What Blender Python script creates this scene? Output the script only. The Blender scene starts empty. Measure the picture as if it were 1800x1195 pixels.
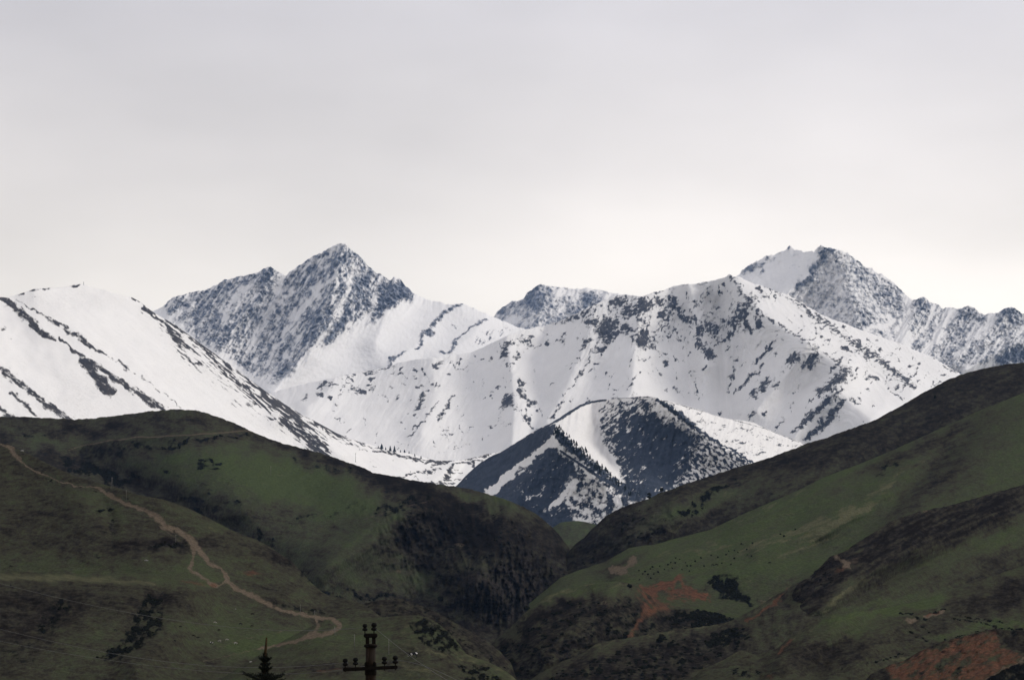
import bpy, bmesh, math, random
import numpy as np
from mathutils import Vector, Matrix

scene = bpy.context.scene
COL = scene.collection
R = math.radians
rng = np.random.default_rng(7)
random.seed(7)

# ------------------------------------------------------------------ camera
CZ = 6.0            # eye height (m): a low balcony
F = 5104.0          # focal length in photo pixels (photo is 1800 px wide)
HY = 1260.0         # level of the eye in photo pixels
cam_d = bpy.data.cameras.new('camera')
cam = bpy.data.objects.new('camera', cam_d)
COL.objects.link(cam)
cam.location = (0, 0, CZ)
cam.rotation_euler = (R(90), 0, 0)
cam_d.sensor_width = 36.0
cam_d.lens = 36.0 * F / 1800.0
cam_d.shift_y = (HY - 597.5) / 1800.0
cam_d.clip_start = 0.5
cam_d.clip_end = 60000
scene.camera = cam

# ------------------------------------------------------------------ sky, sun, exposure
SUN_EL, SUN_AZ = 37.0, 72.0     # degrees; azimuth clockwise from the view axis (right, a little behind the peaks)
world = bpy.data.worlds.new('World')
scene.world = world
world.use_nodes = True
wn, wl = world.node_tree.nodes, world.node_tree.links
wn.clear()
w_out = wn.new('ShaderNodeOutputWorld')
w_bg = wn.new('ShaderNodeBackground')
w_bg.inputs['Strength'].default_value = 0.10
w_sky = wn.new('ShaderNodeTexSky')
w_sky.sky_type = 'NISHITA'
w_sky.sun_disc = False
w_sky.sun_elevation = R(SUN_EL)
w_sky.sun_rotation = R(SUN_AZ)
w_tc = wn.new('ShaderNodeTexCoord')
w_sep = wn.new('ShaderNodeSeparateXYZ')
wl.new(w_tc.outputs['Generated'], w_sep.inputs[0])
w_map = wn.new('ShaderNodeMapping')
w_map.inputs['Scale'].default_value = (5.0, 5.0, 13.0)
w_map.inputs['Rotation'].default_value = (0, R(-9), 0)
wl.new(w_tc.outputs['Generated'], w_map.inputs[0])
w_noise = wn.new('ShaderNodeTexNoise')
w_noise.inputs['Scale'].default_value = 1.3
w_noise.inputs['Detail'].default_value = 4.0
w_noise.inputs['Roughness'].default_value = 0.45
wl.new(w_map.outputs[0], w_noise.inputs['Vector'])
# cloud deck: pale at the horizon, greyer overhead
w_ramp = wn.new('ShaderNodeValToRGB')
w_ramp.color_ramp.elements[0].position = 0.05
w_ramp.color_ramp.elements[0].color = (11.0, 10.1, 8.9, 1)
w_ramp.color_ramp.elements[1].position = 0.30
w_ramp.color_ramp.elements[1].color = (6.1, 5.85, 5.95, 1)
e = w_ramp.color_ramp.elements.new(0.75); e.color = (5.8, 5.6, 5.7, 1)
e = w_ramp.color_ramp.elements.new(0.14); e.color = (10.7, 9.85, 8.75, 1)
e = w_ramp.color_ramp.elements.new(0.185); e.color = (8.6, 8.0, 7.5, 1)
e = w_ramp.color_ramp.elements.new(0.235); e.color = (6.75, 6.4, 6.4, 1)
wl.new(w_sep.outputs['Z'], w_ramp.inputs[0])
w_mr = wn.new('ShaderNodeMapRange')
w_mr.inputs['From Min'].default_value = 0.3
w_mr.inputs['From Max'].default_value = 0.7
w_mr.inputs['To Min'].default_value = 0.885
w_mr.inputs['To Max'].default_value = 1.10
wl.new(w_noise.outputs['Fac'], w_mr.inputs['Value'])
w_mul = wn.new('ShaderNodeVectorMath'); w_mul.operation = 'SCALE'
wl.new(w_ramp.outputs['Color'], w_mul.inputs[0])
wl.new(w_mr.outputs[0], w_mul.inputs['Scale'])
# the deck is a little brighter towards the sun's side
w_mr2 = wn.new('ShaderNodeMapRange')
w_mr2.inputs['From Min'].default_value = -0.2
w_mr2.inputs['From Max'].default_value = 0.2
w_mr2.inputs['To Min'].default_value = 0.88
w_mr2.inputs['To Max'].default_value = 1.05
wl.new(w_sep.outputs['X'], w_mr2.inputs['Value'])
w_mul2 = wn.new('ShaderNodeVectorMath'); w_mul2.operation = 'SCALE'
wl.new(w_mul.outputs[0], w_mul2.inputs[0])
wl.new(w_mr2.outputs[0], w_mul2.inputs['Scale'])
w_mix = wn.new('ShaderNodeMix'); w_mix.data_type = 'RGBA'
w_mix.inputs[0].default_value = 0.94
wl.new(w_sky.outputs['Color'], w_mix.inputs[6])
wl.new(w_mul2.outputs[0], w_mix.inputs[7])
wl.new(w_mix.outputs[2], w_bg.inputs['Color'])
wl.new(w_bg.outputs[0], w_out.inputs['Surface'])

sun_d = bpy.data.lights.new('sun', 'SUN')
sun_d.energy = 1.5
sun_d.angle = R(14)
sun_d.color = (1.0, 0.95, 0.87)
sun = bpy.data.objects.new('sun', sun_d)
COL.objects.link(sun)
to_sun = Vector((math.sin(R(SUN_AZ)) * math.cos(R(SUN_EL)), math.cos(R(SUN_AZ)) * math.cos(R(SUN_EL)), math.sin(R(SUN_EL))))
sun.rotation_euler = to_sun.to_track_quat('Z', 'Y').to_euler()
sun.location = (300, 0, 400)

vs = scene.view_settings
vs.view_transform = 'Standard'
vs.look = 'None'
vs.exposure = 0.22
vs.gamma = 1.0
vs.use_curve_mapping = False
scene.render.engine = 'CYCLES'
scene.cycles.use_denoising = True
scene.cycles.max_bounces = 4
scene.cycles.volume_bounces = 1
scene.cycles.diffuse_bounces = 2

# ------------------------------------------------------------------ numeric helpers
_perm = rng.permutation(256)
_perm = np.concatenate([_perm, _perm, _perm])
_ga = rng.uniform(0, 2 * np.pi, 256)
_gx, _gy = np.cos(_ga), np.sin(_ga)

def perlin(x, y):
    xi = np.floor(x).astype(np.int64); yi = np.floor(y).astype(np.int64)
    xf = x - xi; yf = y - yi
    xi &= 255; yi &= 255
    u = xf * xf * xf * (xf * (xf * 6 - 15) + 10)
    v = yf * yf * yf * (yf * (yf * 6 - 15) + 10)
    a = _perm[xi] + yi; b = _perm[xi + 1] + yi
    def g(h, dx, dy):
        h = _perm[h]
        return _gx[h] * dx + _gy[h] * dy
    n0 = g(a, xf, yf) * (1 - u) + g(b, xf - 1, yf) * u
    n1 = g(a + 1, xf, yf - 1) * (1 - u) + g(b + 1, xf - 1, yf - 1) * u
    return (n0 * (1 - v) + n1 * v) * 1.5

def fbm(x, y, s, octv=4, gain=0.5, seed=0.0):
    t = np.zeros_like(x, dtype=float); a = 1.0; n = 0.0
    fx, fy = x / s + 17.3 * seed + 3.1, y / s + 41.7 * seed + 9.2
    for _ in range(octv):
        t += a * perlin(fx, fy); n += a
        a *= gain; fx = fx * 2.03 + 11.5; fy = fy * 2.03 + 7.7
    return t / n * 1.75

def ridged(x, y, s, octv=4, gain=0.5, seed=0.0):
    t = np.zeros_like(x, dtype=float); a = 1.0; n = 0.0
    fx, fy = x / s + 13.3 * seed + 5.1, y / s + 31.7 * seed + 2.2
    for _ in range(octv):
        t += a * (1 - 2 * np.abs(perlin(fx, fy))); n += a
        a *= gain; fx = fx * 2.03 + 5.5; fy = fy * 2.03 + 3.7
    return t / n

def rot(x, y, ang, sx, sy):
    """stretch along the direction ang (degrees, y down): returns coordinates divided by sx along it and sy across it"""
    c, s = math.cos(R(ang)), math.sin(R(ang))
    return (x * c + y * s) / sx, (-x * s + y * c) / sy

def blob(P, x, y, rx, ry, ang=0, amp=1.0):
    u, v = rot(P[0] - x, P[1] - y, ang, rx, ry)
    return amp * np.exp(-(u * u + v * v) ** 1.3 * 0.7)

def seg_dist(X, Y, pts, ws=None):
    best = np.full(X.shape, 1e9); bw = np.ones(X.shape)
    if ws is None: ws = [1.0] * len(pts)
    for i in range(len(pts) - 1):
        (x0, y0), (x1, y1) = pts[i], pts[i + 1]
        dx, dy = x1 - x0, y1 - y0
        t = np.clip(((X - x0) * dx + (Y - y0) * dy) / (dx * dx + dy * dy + 1e-9), 0, 1)
        d = np.hypot(X - x0 - t * dx, Y - y0 - t * dy)
        w = ws[i] + (ws[i + 1] - ws[i]) * t
        m = d / w < best / bw
        best = np.where(m, d, best); bw = np.where(m, w, bw)
    return best, bw

def line(P, pts, w=3.0, amp=1.0):
    """a soft stroke along a polyline; w is a half-width or one per point"""
    X, Y = P
    ws = [w] * len(pts) if np.isscalar(w) else list(w)
    mw = max(ws) * 3
    xs = [p[0] for p in pts]; ys = [p[1] for p in pts]
    m = (X > min(xs) - mw) & (X < max(xs) + mw) & (Y > min(ys) - mw) & (Y < max(ys) + mw)
    out = np.zeros(X.shape)
    if m.any():
        d, bw = seg_dist(X[m], Y[m], pts, ws)
        out[m] = amp * np.exp(-(d / bw) ** 2 * 0.7)
    return out

def poly(P, pts, soft=6.0, amp=1.0):
    X, Y = P
    n = len(pts)
    xs = [p[0] for p in pts]; ys = [p[1] for p in pts]
    m = (X > min(xs) - soft * 2) & (X < max(xs) + soft * 2) & (Y > min(ys) - soft * 2) & (Y < max(ys) + soft * 2)
    out = np.zeros(X.shape)
    if not m.any(): return out
    x, y = X[m], Y[m]
    ins = np.zeros(x.shape, bool)
    for i in range(n):
        (x0, y0), (x1, y1) = pts[i], pts[(i + 1) % n]
        if y0 == y1: continue
        c = ((y0 > y) != (y1 > y)) & (x < (x1 - x0) * (y - y0) / (y1 - y0) + x0)
        ins ^= c
    d, _ = seg_dist(x, y, list(pts) + [pts[0]])
    sd = np.where(ins, d, -d)
    out[m] = amp * np.clip(0.5 + sd / (2 * soft), 0, 1)
    return out

def tent(P, pts, w, amp):
    d, bw = seg_dist(P[0], P[1], pts, [w] * len(pts) if np.isscalar(w) else w)
    return amp * np.exp(-(d / (0.62 * bw)) ** 1.45)

def interp(pts, x):
    return np.interp(x, [p[0] for p in pts], [p[1] for p in pts])

def at(px, py, Y):
    return Vector((Y * (px - 900) / F, Y, CZ + Y * (HY - py) / F))

def tag(o, label=None, cat=None, group=None, kind=None):
    if label: o['label'] = label
    if cat: o['category'] = cat
    if group: o['group'] = group
    if kind: o['kind'] = kind
    return o

def grid_mesh(name, V, nr, nc, mat, attrs=None):
    """V: (nr*nc,3) rows from the foot to the back; faces wind so that normals look out"""
    me = bpy.data.meshes.new(name)
    idx = np.arange(nr * nc).reshape(nr, nc)
    f = np.stack([idx[:-1, :-1], idx[:-1, 1:], idx[1:, 1:], idx[1:, :-1]], -1).reshape(-1, 4)
    me.vertices.add(nr * nc)
    me.vertices.foreach_set('co', V.astype(np.float32).ravel())
    me.loops.add(f.size)
    me.loops.foreach_set('vertex_index', f.astype(np.int32).ravel())
    me.polygons.add(len(f))
    me.polygons.foreach_set('loop_start', np.arange(0, f.size, 4, dtype=np.int32))
    me.polygons.foreach_set('use_smooth', np.ones(len(f), bool))
    for k, a in (attrs or {}).items():
        at_ = me.attributes.new(k, 'FLOAT', 'POINT')
        at_.data.foreach_set('value', a.astype(np.float32).ravel())
    me.update(calc_edges=True)
    me.materials.append(mat)
    o = bpy.data.objects.new(name, me)
    COL.objects.link(o)
    return o

class Layer:
    """one mountain or hill: a crest line and a foot line, each at its real distance, and a relief between them"""
    def __init__(s, name, mat, crest, foot, Yc, Yf, x0, x1, dx=1.5, dy=1.5, jag=0.0, jag_s=14, relief=None, cover=None, prof=None, back=0.55, kind='structure', rough=0.0, cap=0.80):
        px = np.arange(x0, x1 + dx, dx)
        def smooth(a, w):
            k = int(w / dx) | 1; ker = np.hanning(k + 2)[1:-1]; ker /= ker.sum()
            return np.convolve(np.pad(a, k // 2, mode='reflect', reflect_type='odd'), ker, 'valid')
        cy = interp(crest, px)
        cs = smooth(cy, 90)
        if jag:
            j = np.zeros_like(px)
            a, sc = jag, jag_s
            for k in range(5):
                j += a * perlin(px / sc + 31.7 * k + x0 * .01, np.full_like(px, 7.7 * k + 0.5)); a *= 0.62; sc *= 0.5
            cy = cy + j
        fy = np.maximum(smooth(interp(foot, px), 60) if not np.isscalar(foot) else np.full_like(px, foot), np.maximum(cy, cs) + 6)
        yc = smooth(interp(Yc, px), 120) if not np.isscalar(Yc) else np.full_like(px, Yc)
        yf = smooth(interp(Yf, px), 120) if not np.isscalar(Yf) else np.full_like(px, Yf)
        nr = int(np.max(fy - cy) / dy) + 2
        t = np.linspace(0, 1, nr)[:, None]
        # the small notches of the skyline stay near the crest; the face below follows the broad shape
        py = fy + (cs - fy) * t + (cy - cs) * np.clip(t, 0, 1) ** max(6.0, float(np.median(fy - cs)) / 11.0)
        py = np.minimum.accumulate(py, axis=0)
        PX = np.broadcast_to(px, py.shape)
        P = (PX, py)
        g = t if prof is None else prof(P, t)
        Y = yf + (yc - yf) * g
        if relief is not None:
            Y = Y - relief(P, t)
        attrs = cover(P, t) if cover else {}
        if 'thin' in attrs: attrs['rock'] = np.minimum(attrs['rock'], cap)
        if 'shrub' in attrs:
            sl = -20 if px[len(px) // 2] > 1000 else 10
            attrs['pale'] = attrs['pale'] + (.42 * fbm(*rot(PX, py, sl, 26, 4.5), 1.0, 4, .62, 8.8) + .20 * fbm(*rot(PX, py, sl, 90, 12), 1.0, 2, .5, 8.1)) * np.clip(1.15 - attrs['dry'], .15, 1)
            attrs['shrub'] = attrs['shrub'] * (.82 + .85 * fbm(PX, py, 13, 4, .65, 6.6))
            attrs['dry'] = attrs['dry'] + .10 * fbm(PX, py, 6, 3, .7, 7.1) + .08 * fbm(PX / 3.0, py, 3.5, 2, .6, 7.9)
        if rough:
            m = rough * Y / F
            if 'thin' in attrs: m = m * (0.06 + np.clip((attrs['rock'] - .15) * 2, 0, 1))
            Y = Y + m * (fbm(PX, py, 7, 4, 0.6, 3.3) * 3)
        s.px, s.fy, s.cy, s.Y, s.nr = px, fy, cy, Y, nr
        s.x0, s.dx = x0, dx
        V = np.stack([Y * (PX - 900) / F, Y, CZ + Y * (HY - py) / F], -1)
        s.attrs = attrs
        s.P = P
        # foot skirt down to below the plain, and the far side behind the crest
        ft = []
        for k, q in ((3, 0.955), (2, 0.97), (1, 0.985)):
            v = V[0].copy(); v[:, 0] *= q; v[:, 1] *= q
            zz = V[0][:, 2]; v[:, 2] = zz + (-3 - zz) * (k / 3.0)
            ft.append(v)
        bk = []
        run = yc * 0.02
        for k in range(1, 7):
            v = V[-1].copy()
            d = run * (k * 0.35 + k * k * 0.25)
            v[:, 1] += d; v[:, 0] *= v[:, 1] / V[-1][:, 1]
            v[:, 2] = np.maximum(V[-1][:, 2] - d * back * min(1, 0.35 + 0.2 * k), -3)
            bk.append(v)
        AV = np.concatenate([np.stack(ft), V, np.stack(bk)], 0)
        NR = AV.shape[0]
        A = {}
        for k, a in attrs.items():
            A[k] = np.concatenate([np.repeat(a[:1], 3, 0), a, np.repeat(a[-1:], 6, 0)], 0)
        s.obj = grid_mesh(name, AV.reshape(-1, 3), NR, len(px), mat, A)
        tag(s.obj, kind=kind)

    def point(s, x, y):
        i = min(max((x - s.x0) / s.dx, 0), len(s.px) - 1.001)
        i0 = int(i); u = i - i0
        col = s.P[1][:, i0] * (1 - u) + s.P[1][:, i0 + 1] * u
        Yc_ = s.Y[:, i0] * (1 - u) + s.Y[:, i0 + 1] * u
        y = min(max(y, col[-1]), col[0])
        return at(x, y, float(np.interp(-y, -col, Yc_)))

# ------------------------------------------------------------------ materials
def new_mat(name):
    m = bpy.data.materials.new(name); m.use_nodes = True
    nt = m.node_tree
    b = nt.nodes['Principled BSDF']
    b.inputs['Roughness'].default_value = 0.9
    b.inputs['Specular IOR Level'].default_value = 0.15
    return m, nt, b

class NB:
    """small node builder"""
    def __init__(s, nt):
        s.nt = nt; s.L = nt.links; s.co = nt.nodes.new('ShaderNodeTexCoord').outputs['Object']
    def attr(s, n):
        a = s.nt.nodes.new('ShaderNodeAttribute'); a.attribute_name = n
        return a.outputs['Fac']
    def noise(s, scale, detail=4, rough=0.6, stretch=(1, 1, 1)):
        n = s.nt.nodes.new('ShaderNodeTexNoise')
        n.inputs['Scale'].default_value = scale; n.inputs['Detail'].default_value = detail; n.inputs['Roughness'].default_value = rough
        mp = s.nt.nodes.new('ShaderNodeMapping'); mp.inputs['Scale'].default_value = stretch
        s.L.new(s.co, mp.inputs[0]); s.L.new(mp.outputs[0], n.inputs['Vector'])
        return n.outputs['Fac']
    def math(s, op, a, b=None, c=None, clamp=False):
        n = s.nt.nodes.new('ShaderNodeMath'); n.operation = op; n.use_clamp = clamp
        for i, v in enumerate((a, b, c)):
            if v is None: continue
            if isinstance(v, (int, float)): n.inputs[i].default_value = v
            else: s.L.new(v, n.inputs[i])
        return n.outputs[0]
    def step(s, v, lo, hi):
        n = s.nt.nodes.new('ShaderNodeMapRange'); n.interpolation_type = 'SMOOTHSTEP'
        n.inputs['From Min'].default_value = lo; n.inputs['From Max'].default_value = hi
        s.L.new(v, n.inputs['Value']); return n.outputs[0]
    def ramp(s, v, stops):
        n = s.nt.nodes.new('ShaderNodeValToRGB'); cr = n.color_ramp
        while len(cr.elements) < len(stops): cr.elements.new(0.5)
        for e_, (p, c) in zip(cr.elements, stops):
            e_.position = p; e_.color = (*c, 1)
        s.L.new(v, n.inputs[0]); return n.outputs[0]
    def mix(s, f, a, b):
        n = s.nt.nodes.new('ShaderNodeMix'); n.data_type = 'RGBA'
        for i, v in ((0, f), (6, a), (7, b)):
            if isinstance(v, (int, float)): n.inputs[i].default_value = v
            elif isinstance(v, tuple): n.inputs[i].default_value = (*v, 1)
            else: s.L.new(v, n.inputs[i])
        return n.outputs[2]
    def bump(s, bsdf, h, strength, dist):
        n = s.nt.nodes.new('ShaderNodeBump'); n.inputs['Strength'].default_value = strength; n.inputs['Distance'].default_value = dist
        s.L.new(h, n.inputs['Height']); s.L.new(n.outputs[0], bsdf.inputs['Normal'])

def alpine_mat(name, scale, rock_a, rock_b, snow=(0.88, 0.865, 0.85), soft=0.15, brk=0.45):
    """snow over bare ground: the attribute 'rock' says where the snow has gone"""
    m, nt, b = new_mat(name); n = NB(nt)
    nz = n.noise(scale, 7, 0.74, (1, .5, .55))
    r = n.math('ADD', n.attr('rock'), n.math('MULTIPLY', n.math('SUBTRACT', nz, 0.5), brk * 2))
    f = n.step(r, 0.5 - soft, 0.5 + soft)
    rc = n.mix(n.step(n.noise(scale * 0.4, 4), 0.35, 0.65), rock_a, rock_b)
    sc = n.mix(n.step(n.noise(scale * 0.15, 4), 0.3, 0.7), snow, tuple(c * 0.955 for c in snow))
    # thin snow with stems and stones showing through
    sc = n.mix(n.math('MULTIPLY', n.attr('thin'), n.step(n.noise(scale * 2.2, 3, 0.7), 0.38, 0.62)), sc, tuple(c * 0.55 for c in snow))
    nt.links.new(n.mix(f, sc, rc), b.inputs['Base Color'])
    n.bump(b, n.math('MULTIPLY', n.noise(scale * 0.8, 6, 0.7), n.math('ADD', n.math('MULTIPLY', f, 0.9), 0.12)), 0.5, 0.9 / scale)
    return m

M_FAR = alpine_mat('haze_tinted_far_rock_and_snow', 0.045, (0.22, 0.24, 0.29), (0.105, 0.12, 0.16), brk=1.0, soft=.3)  # blue-grey rock tones also hold distance haze, put into the colour
M_MID = alpine_mat('mountain_snow_and_scree', 0.07, (0.075, 0.072, 0.075), (0.038, 0.036, 0.04), brk=1.05)
M_DOME = alpine_mat('open_snow_slope', 0.08, (0.06, 0.053, 0.05), (0.03, 0.027, 0.028), brk=0.62)
M_PYR = alpine_mat('snow_and_dwarf_pine_slope', 0.12, (0.040, 0.053, 0.080), (0.023, 0.034, 0.056), brk=0.55)  # bluish pine tones carry part of the distance haze in the colour

def hill_mat(name, scale, k=1.0):
    m, nt, b = new_mat(name); n = NB(nt)
    b.inputs['Specular IOR Level'].default_value = 0.0
    def c(*v): return tuple(x * k for x in v)
    big = n.noise(scale * 0.12, 4); fine = n.noise(scale, 6, 0.72)
    d = n.math('ADD', n.attr('dry'), n.math('MULTIPLY', n.math('SUBTRACT', big, 0.5), 0.35))
    d = n.math('ADD', d, n.math('MULTIPLY', n.math('SUBTRACT', fine, 0.5), 0.95), clamp=True)
    col = n.ramp(d, [(0.0, c(0.063, 0.081, 0.037)), (0.3, c(0.060, 0.067, 0.039)), (0.55, c(0.051, 0.049, 0.034)), (0.78, c(0.027, 0.0235, 0.020)), (1.0, c(0.0125, 0.0107, 0.0100))])
    def over(base, a, colr, w=0.12, nk=0.5, nz=fine):
        v = n.math('ADD', n.attr(a), n.math('MULTIPLY', n.math('SUBTRACT', nz, 0.5), nk))
        return n.mix(n.step(v, 0.5 - w, 0.5 + w), base, colr)
    fine2 = n.noise(scale * 1.7, 5, 0.7)
    col = over(col, 'pale', n.mix(fine2, c(0.13, 0.125, 0.075), c(0.08, 0.083, 0.046)), 0.3, 0.6)
    col = over(col, 'rock', n.mix(n.step(fine2, 0.35, 0.65), c(0.06, 0.05, 0.044), c(0.012, 0.011, 0.012)), 0.2, 1.0)
    col = over(col, 'soil', n.mix(fine2, c(0.18, 0.142, 0.103), c(0.085, 0.067, 0.05)), 0.25, 0.85)
    col = over(col, 'redsoil', n.mix(n.step(fine2, 0.3, 0.7), c(0.158, 0.073, 0.046), c(0.070, 0.044, 0.031)), 0.34, 1.1)
    col = over(col, 'shrub', n.mix(n.step(fine2, 0.35, 0.65), c(0.011, 0.0115, 0.0095), c(0.004, 0.0045, 0.0055)), 0.26, 0.9)
    # tufts and bare specks: each clump of grass has its own tone
    tuft = n.noise(scale * 3.2, 5, 0.8)
    hs_ = nt.nodes.new('ShaderNodeHueSaturation')
    nt.links.new(n.math('ADD', n.math('MULTIPLY', n.math('SUBTRACT', tuft, 0.5), 2.0), 1.0), hs_.inputs['Value'])
    nt.links.new(col, hs_.inputs['Color'])
    nt.links.new(hs_.outputs[0], b.inputs['Base Color'])
    n.bump(b, n.noise(scale * 0.9, 7, 0.75), 0.75, 1.0 / scale)
    return m

M_HILL_FAR = hill_mat('far_hillside', 0.10)
M_HILL = hill_mat('hillside', 0.16)
M_HILL_NEAR = hill_mat('near_hillside', 0.24)

# ------------------------------------------------------------------ ground and air
def flat_ground():
    m, nt, b = new_mat('plain_grass'); n = NB(nt)
    nt.links.new(n.mix(n.noise(0.2, 5), (0.04, 0.05, 0.025), (0.06, 0.058, 0.035)), b.inputs['Base Color'])
    xs = np.linspace(-30000, 30000, 61); ys = np.linspace(-20000, 40000, 61)
    X, Y = np.meshgrid(xs, ys)
    o = grid_mesh('ground', np.stack([X, Y, np.zeros_like(X)], -1).reshape(-1, 3), 61, 61, m)
    tag(o, kind='structure')
flat_ground()

def make_haze(density):
    bm = bmesh.new()
    bmesh.ops.create_cube(bm, size=1)
    x0, x1, y0, y1, z0, z1 = -30500, 30500, -20500, 40500, -5, 2950
    for v in bm.verts:
        v.co = ((x0 + x1) / 2 + v.co.x * (x1 - x0), (y0 + y1) / 2 + v.co.y * (y1 - y0), (z0 + z1) / 2 + v.co.z * (z1 - z0))
    me = bpy.data.meshes.new('haze'); bm.to_mesh(me); bm.free()
    m = bpy.data.materials.new('pale_air'); m.use_nodes = True
    nt = m.node_tree; nt.nodes.clear()
    out = nt.nodes.new('ShaderNodeOutputMaterial')
    pv = nt.nodes.new('ShaderNodeVolumePrincipled')
    pv.inputs['Color'].default_value = (0.36, 0.56, 0.95, 1)
    pv.inputs['Density'].default_value = density
    pv.inputs['Anisotropy'].default_value = 0.2
    nt.links.new(pv.outputs[0], out.inputs['Volume'])
    me.materials.append(m)
    o = bpy.data.objects.new('haze', me); COL.objects.link(o)
    tag(o, kind='stuff')
HAZE = 1.25e-5
if HAZE: make_haze(HAZE)

# ------------------------------------------------------------------ far peaks
def warp(P, amp, s, seed):
    return (P[0] + amp * fbm(P[0], P[1], s, 3, 0.5, seed), P[1] + amp * fbm(P[0], P[1], s, 3, 0.5, seed + 5))

# left rock peak
CREST_A = [(240, 545), (270, 546), (285, 541), (292, 533), (300, 525), (303, 521), (312, 520), (330, 516), (345, 513), (360, 509), (370, 507), (380, 501), (388, 496), (396, 492), (410, 489), (420, 486), (432, 483), (445, 479), (458, 476), (466, 472), (474, 468), (480, 472), (487, 478), (494, 481), (503, 483), (510, 477), (520, 470), (530, 463), (540, 455), (552, 448), (565, 444), (575, 438), (585, 433), (596, 428), (603, 429), (608, 428), (614, 435), (620, 441), (630, 449), (640, 459), (650, 470), (660, 479), (672, 484), (682, 490), (688, 492), (692, 487), (698, 490), (703, 489), (708, 497), (713, 504), (721, 508), (730, 516), (745, 524), (760, 529), (780, 533), (795, 536), (803, 534), (812, 535), (830, 541), (850, 548), (862, 553), (880, 562), (905, 572), (930, 580), (980, 600)]

def relief_A(P, t):
    r = tent(P, [(603, 428), (585, 520), (540, 620), (480, 690)], 70, 420) + tent(P, [(475, 468), (420, 560), (380, 620)], 60, 260)
    r += tent(P, [(695, 490), (685, 540), (660, 600)], 50, 150) + tent(P, [(804, 534), (765, 560), (740, 600), (680, 645)], 50, 120)
    r += tent(P, [(851, 560), (830, 590), (772, 628)], 40, 80)
    u, v = rot(P[0], P[1], 122, 90, 22)
    r += ridged(u, v, 1.0, 4, 0.55, 1) * 70 * poly(P, [(270, 500), (603, 420), (720, 500), (740, 525), (650, 566), (578, 606), (500, 664), (440, 660), (290, 560)], 20)
    return r

def cover_A(P, t):
    W = warp(P, 9, 30, 1)
    u, v = rot(P[0], P[1], 122, 34, 8)
    st = ridged(u, v, 1.0, 4, 0.6, 2)
    u2, v2 = rot(P[0], P[1], 60, 20, 8)
    st2 = fbm(u2, v2, 1.0, 4, 0.6, 6)
    n = fbm(P[0], P[1], 12, 5, 0.65, 3)
    face = poly(W, [(270, 500), (603, 420), (720, 500), (745, 522), (715, 532), (700, 545), (650, 566), (610, 590), (578, 606), (556, 618), (530, 640), (500, 664), (480, 680), (440, 660), (290, 560)], 13)
    rk = face * 0.39 + (st - .4) * 0.62 * face + st2 * 0.16 * face + n * 0.22 * face - .4 * (1 - face)
    for a in [(600, 452, 40, 26, 25, .14), (565, 470, 42, 16, -28, .08), (520, 490, 34, 12, -30, .06), (688, 522, 18, 26, 70, .55), (706, 503, 8, 14, 0, .4), (720, 520, 8, 8, 0, .3),
              (400, 505, 34, 9, -20, .15), (330, 533, 34, 12, -10, .15), (470, 478, 12, 8, 0, .35), (360, 560, 40, 16, 20, .15), (640, 490, 26, 14, 40, .12), (620, 530, 30, 10, -60, .22),
              (560, 560, 40, 10, -58, .25), (590, 575, 30, 8, -58, .28), (545, 600, 25, 7, -58, .2), (500, 655, 26, 9, -58, .3), (380, 600, 40, 12, -50, .15), (655, 560, 22, 8, -60, .4)]:
        rk += blob(W, *a)
    # couloirs full of snow
    for pts, w in [([(622, 470), (612, 510), (600, 545), (570, 590), (530, 640)], 5), ([(660, 505), (655, 540), (630, 580)], 5), ([(498, 485), (490, 520), (470, 560), (440, 600)], 6),
                   ([(600, 485), (570, 500), (545, 530), (510, 590)], 3), ([(560, 500), (530, 540), (490, 600), (470, 640)], 3), ([(340, 530), (320, 545), (300, 560)], 6), ([(585, 450), (560, 458), (530, 470)], 2.5), ([(440, 500), (400, 540), (390, 580)], 4)]:
        rk -= line(W, pts, w, 0.36)
    rk = np.maximum(rk, -.2)
    rk += line(W, [(806, 536), (785, 548), (768, 566), (750, 588), (731, 609)], [5, 8, 6, 4, 2], .85)
    rk += line(W, [(851, 562), (820, 580), (800, 600), (774, 624)], [2, 3, 3, 2.5], .85) + line(W, [(717, 619), (695, 634), (677, 645)], 2.5, .9)
    rk += line(W, [(810, 535), (835, 545), (862, 555)], 2, .6)
    rk += poly(W, [(828, 605), (845, 585), (865, 572), (880, 568), (912, 577), (880, 596), (850, 608)], 5, .52) * (0.6 + 1.6 * fbm(u * 2.5, v * 2.5, 1, 3, .6, 9))
    rk += blob(W, 800, 571, 6, 3, 0, .6) + blob(W, 815, 550, 5, 3, 0, .4)
    return {'rock': rk, 'thin': 0.2 * face}

Layer('mountain', M_FAR, CREST_A, [(240, 620), (500, 720), (980, 690)], 16000, 14700, 240, 980, 1.4, 1.4, jag=2.2, jag_s=13, relief=relief_A, cover=cover_A, rough=6)

# small peak in the gap
CREST_B = [(830, 580), (868, 556), (874, 548), (880, 543), (890, 536), (900, 529), (910, 530), (920, 525), (926, 514), (935, 508), (945, 501), (952, 499), (965, 502), (980, 505), (1000, 507), (1020, 507), (1033, 505), (1045, 509), (1070, 514), (1090, 517), (1120, 522), (1180, 540)]

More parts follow.
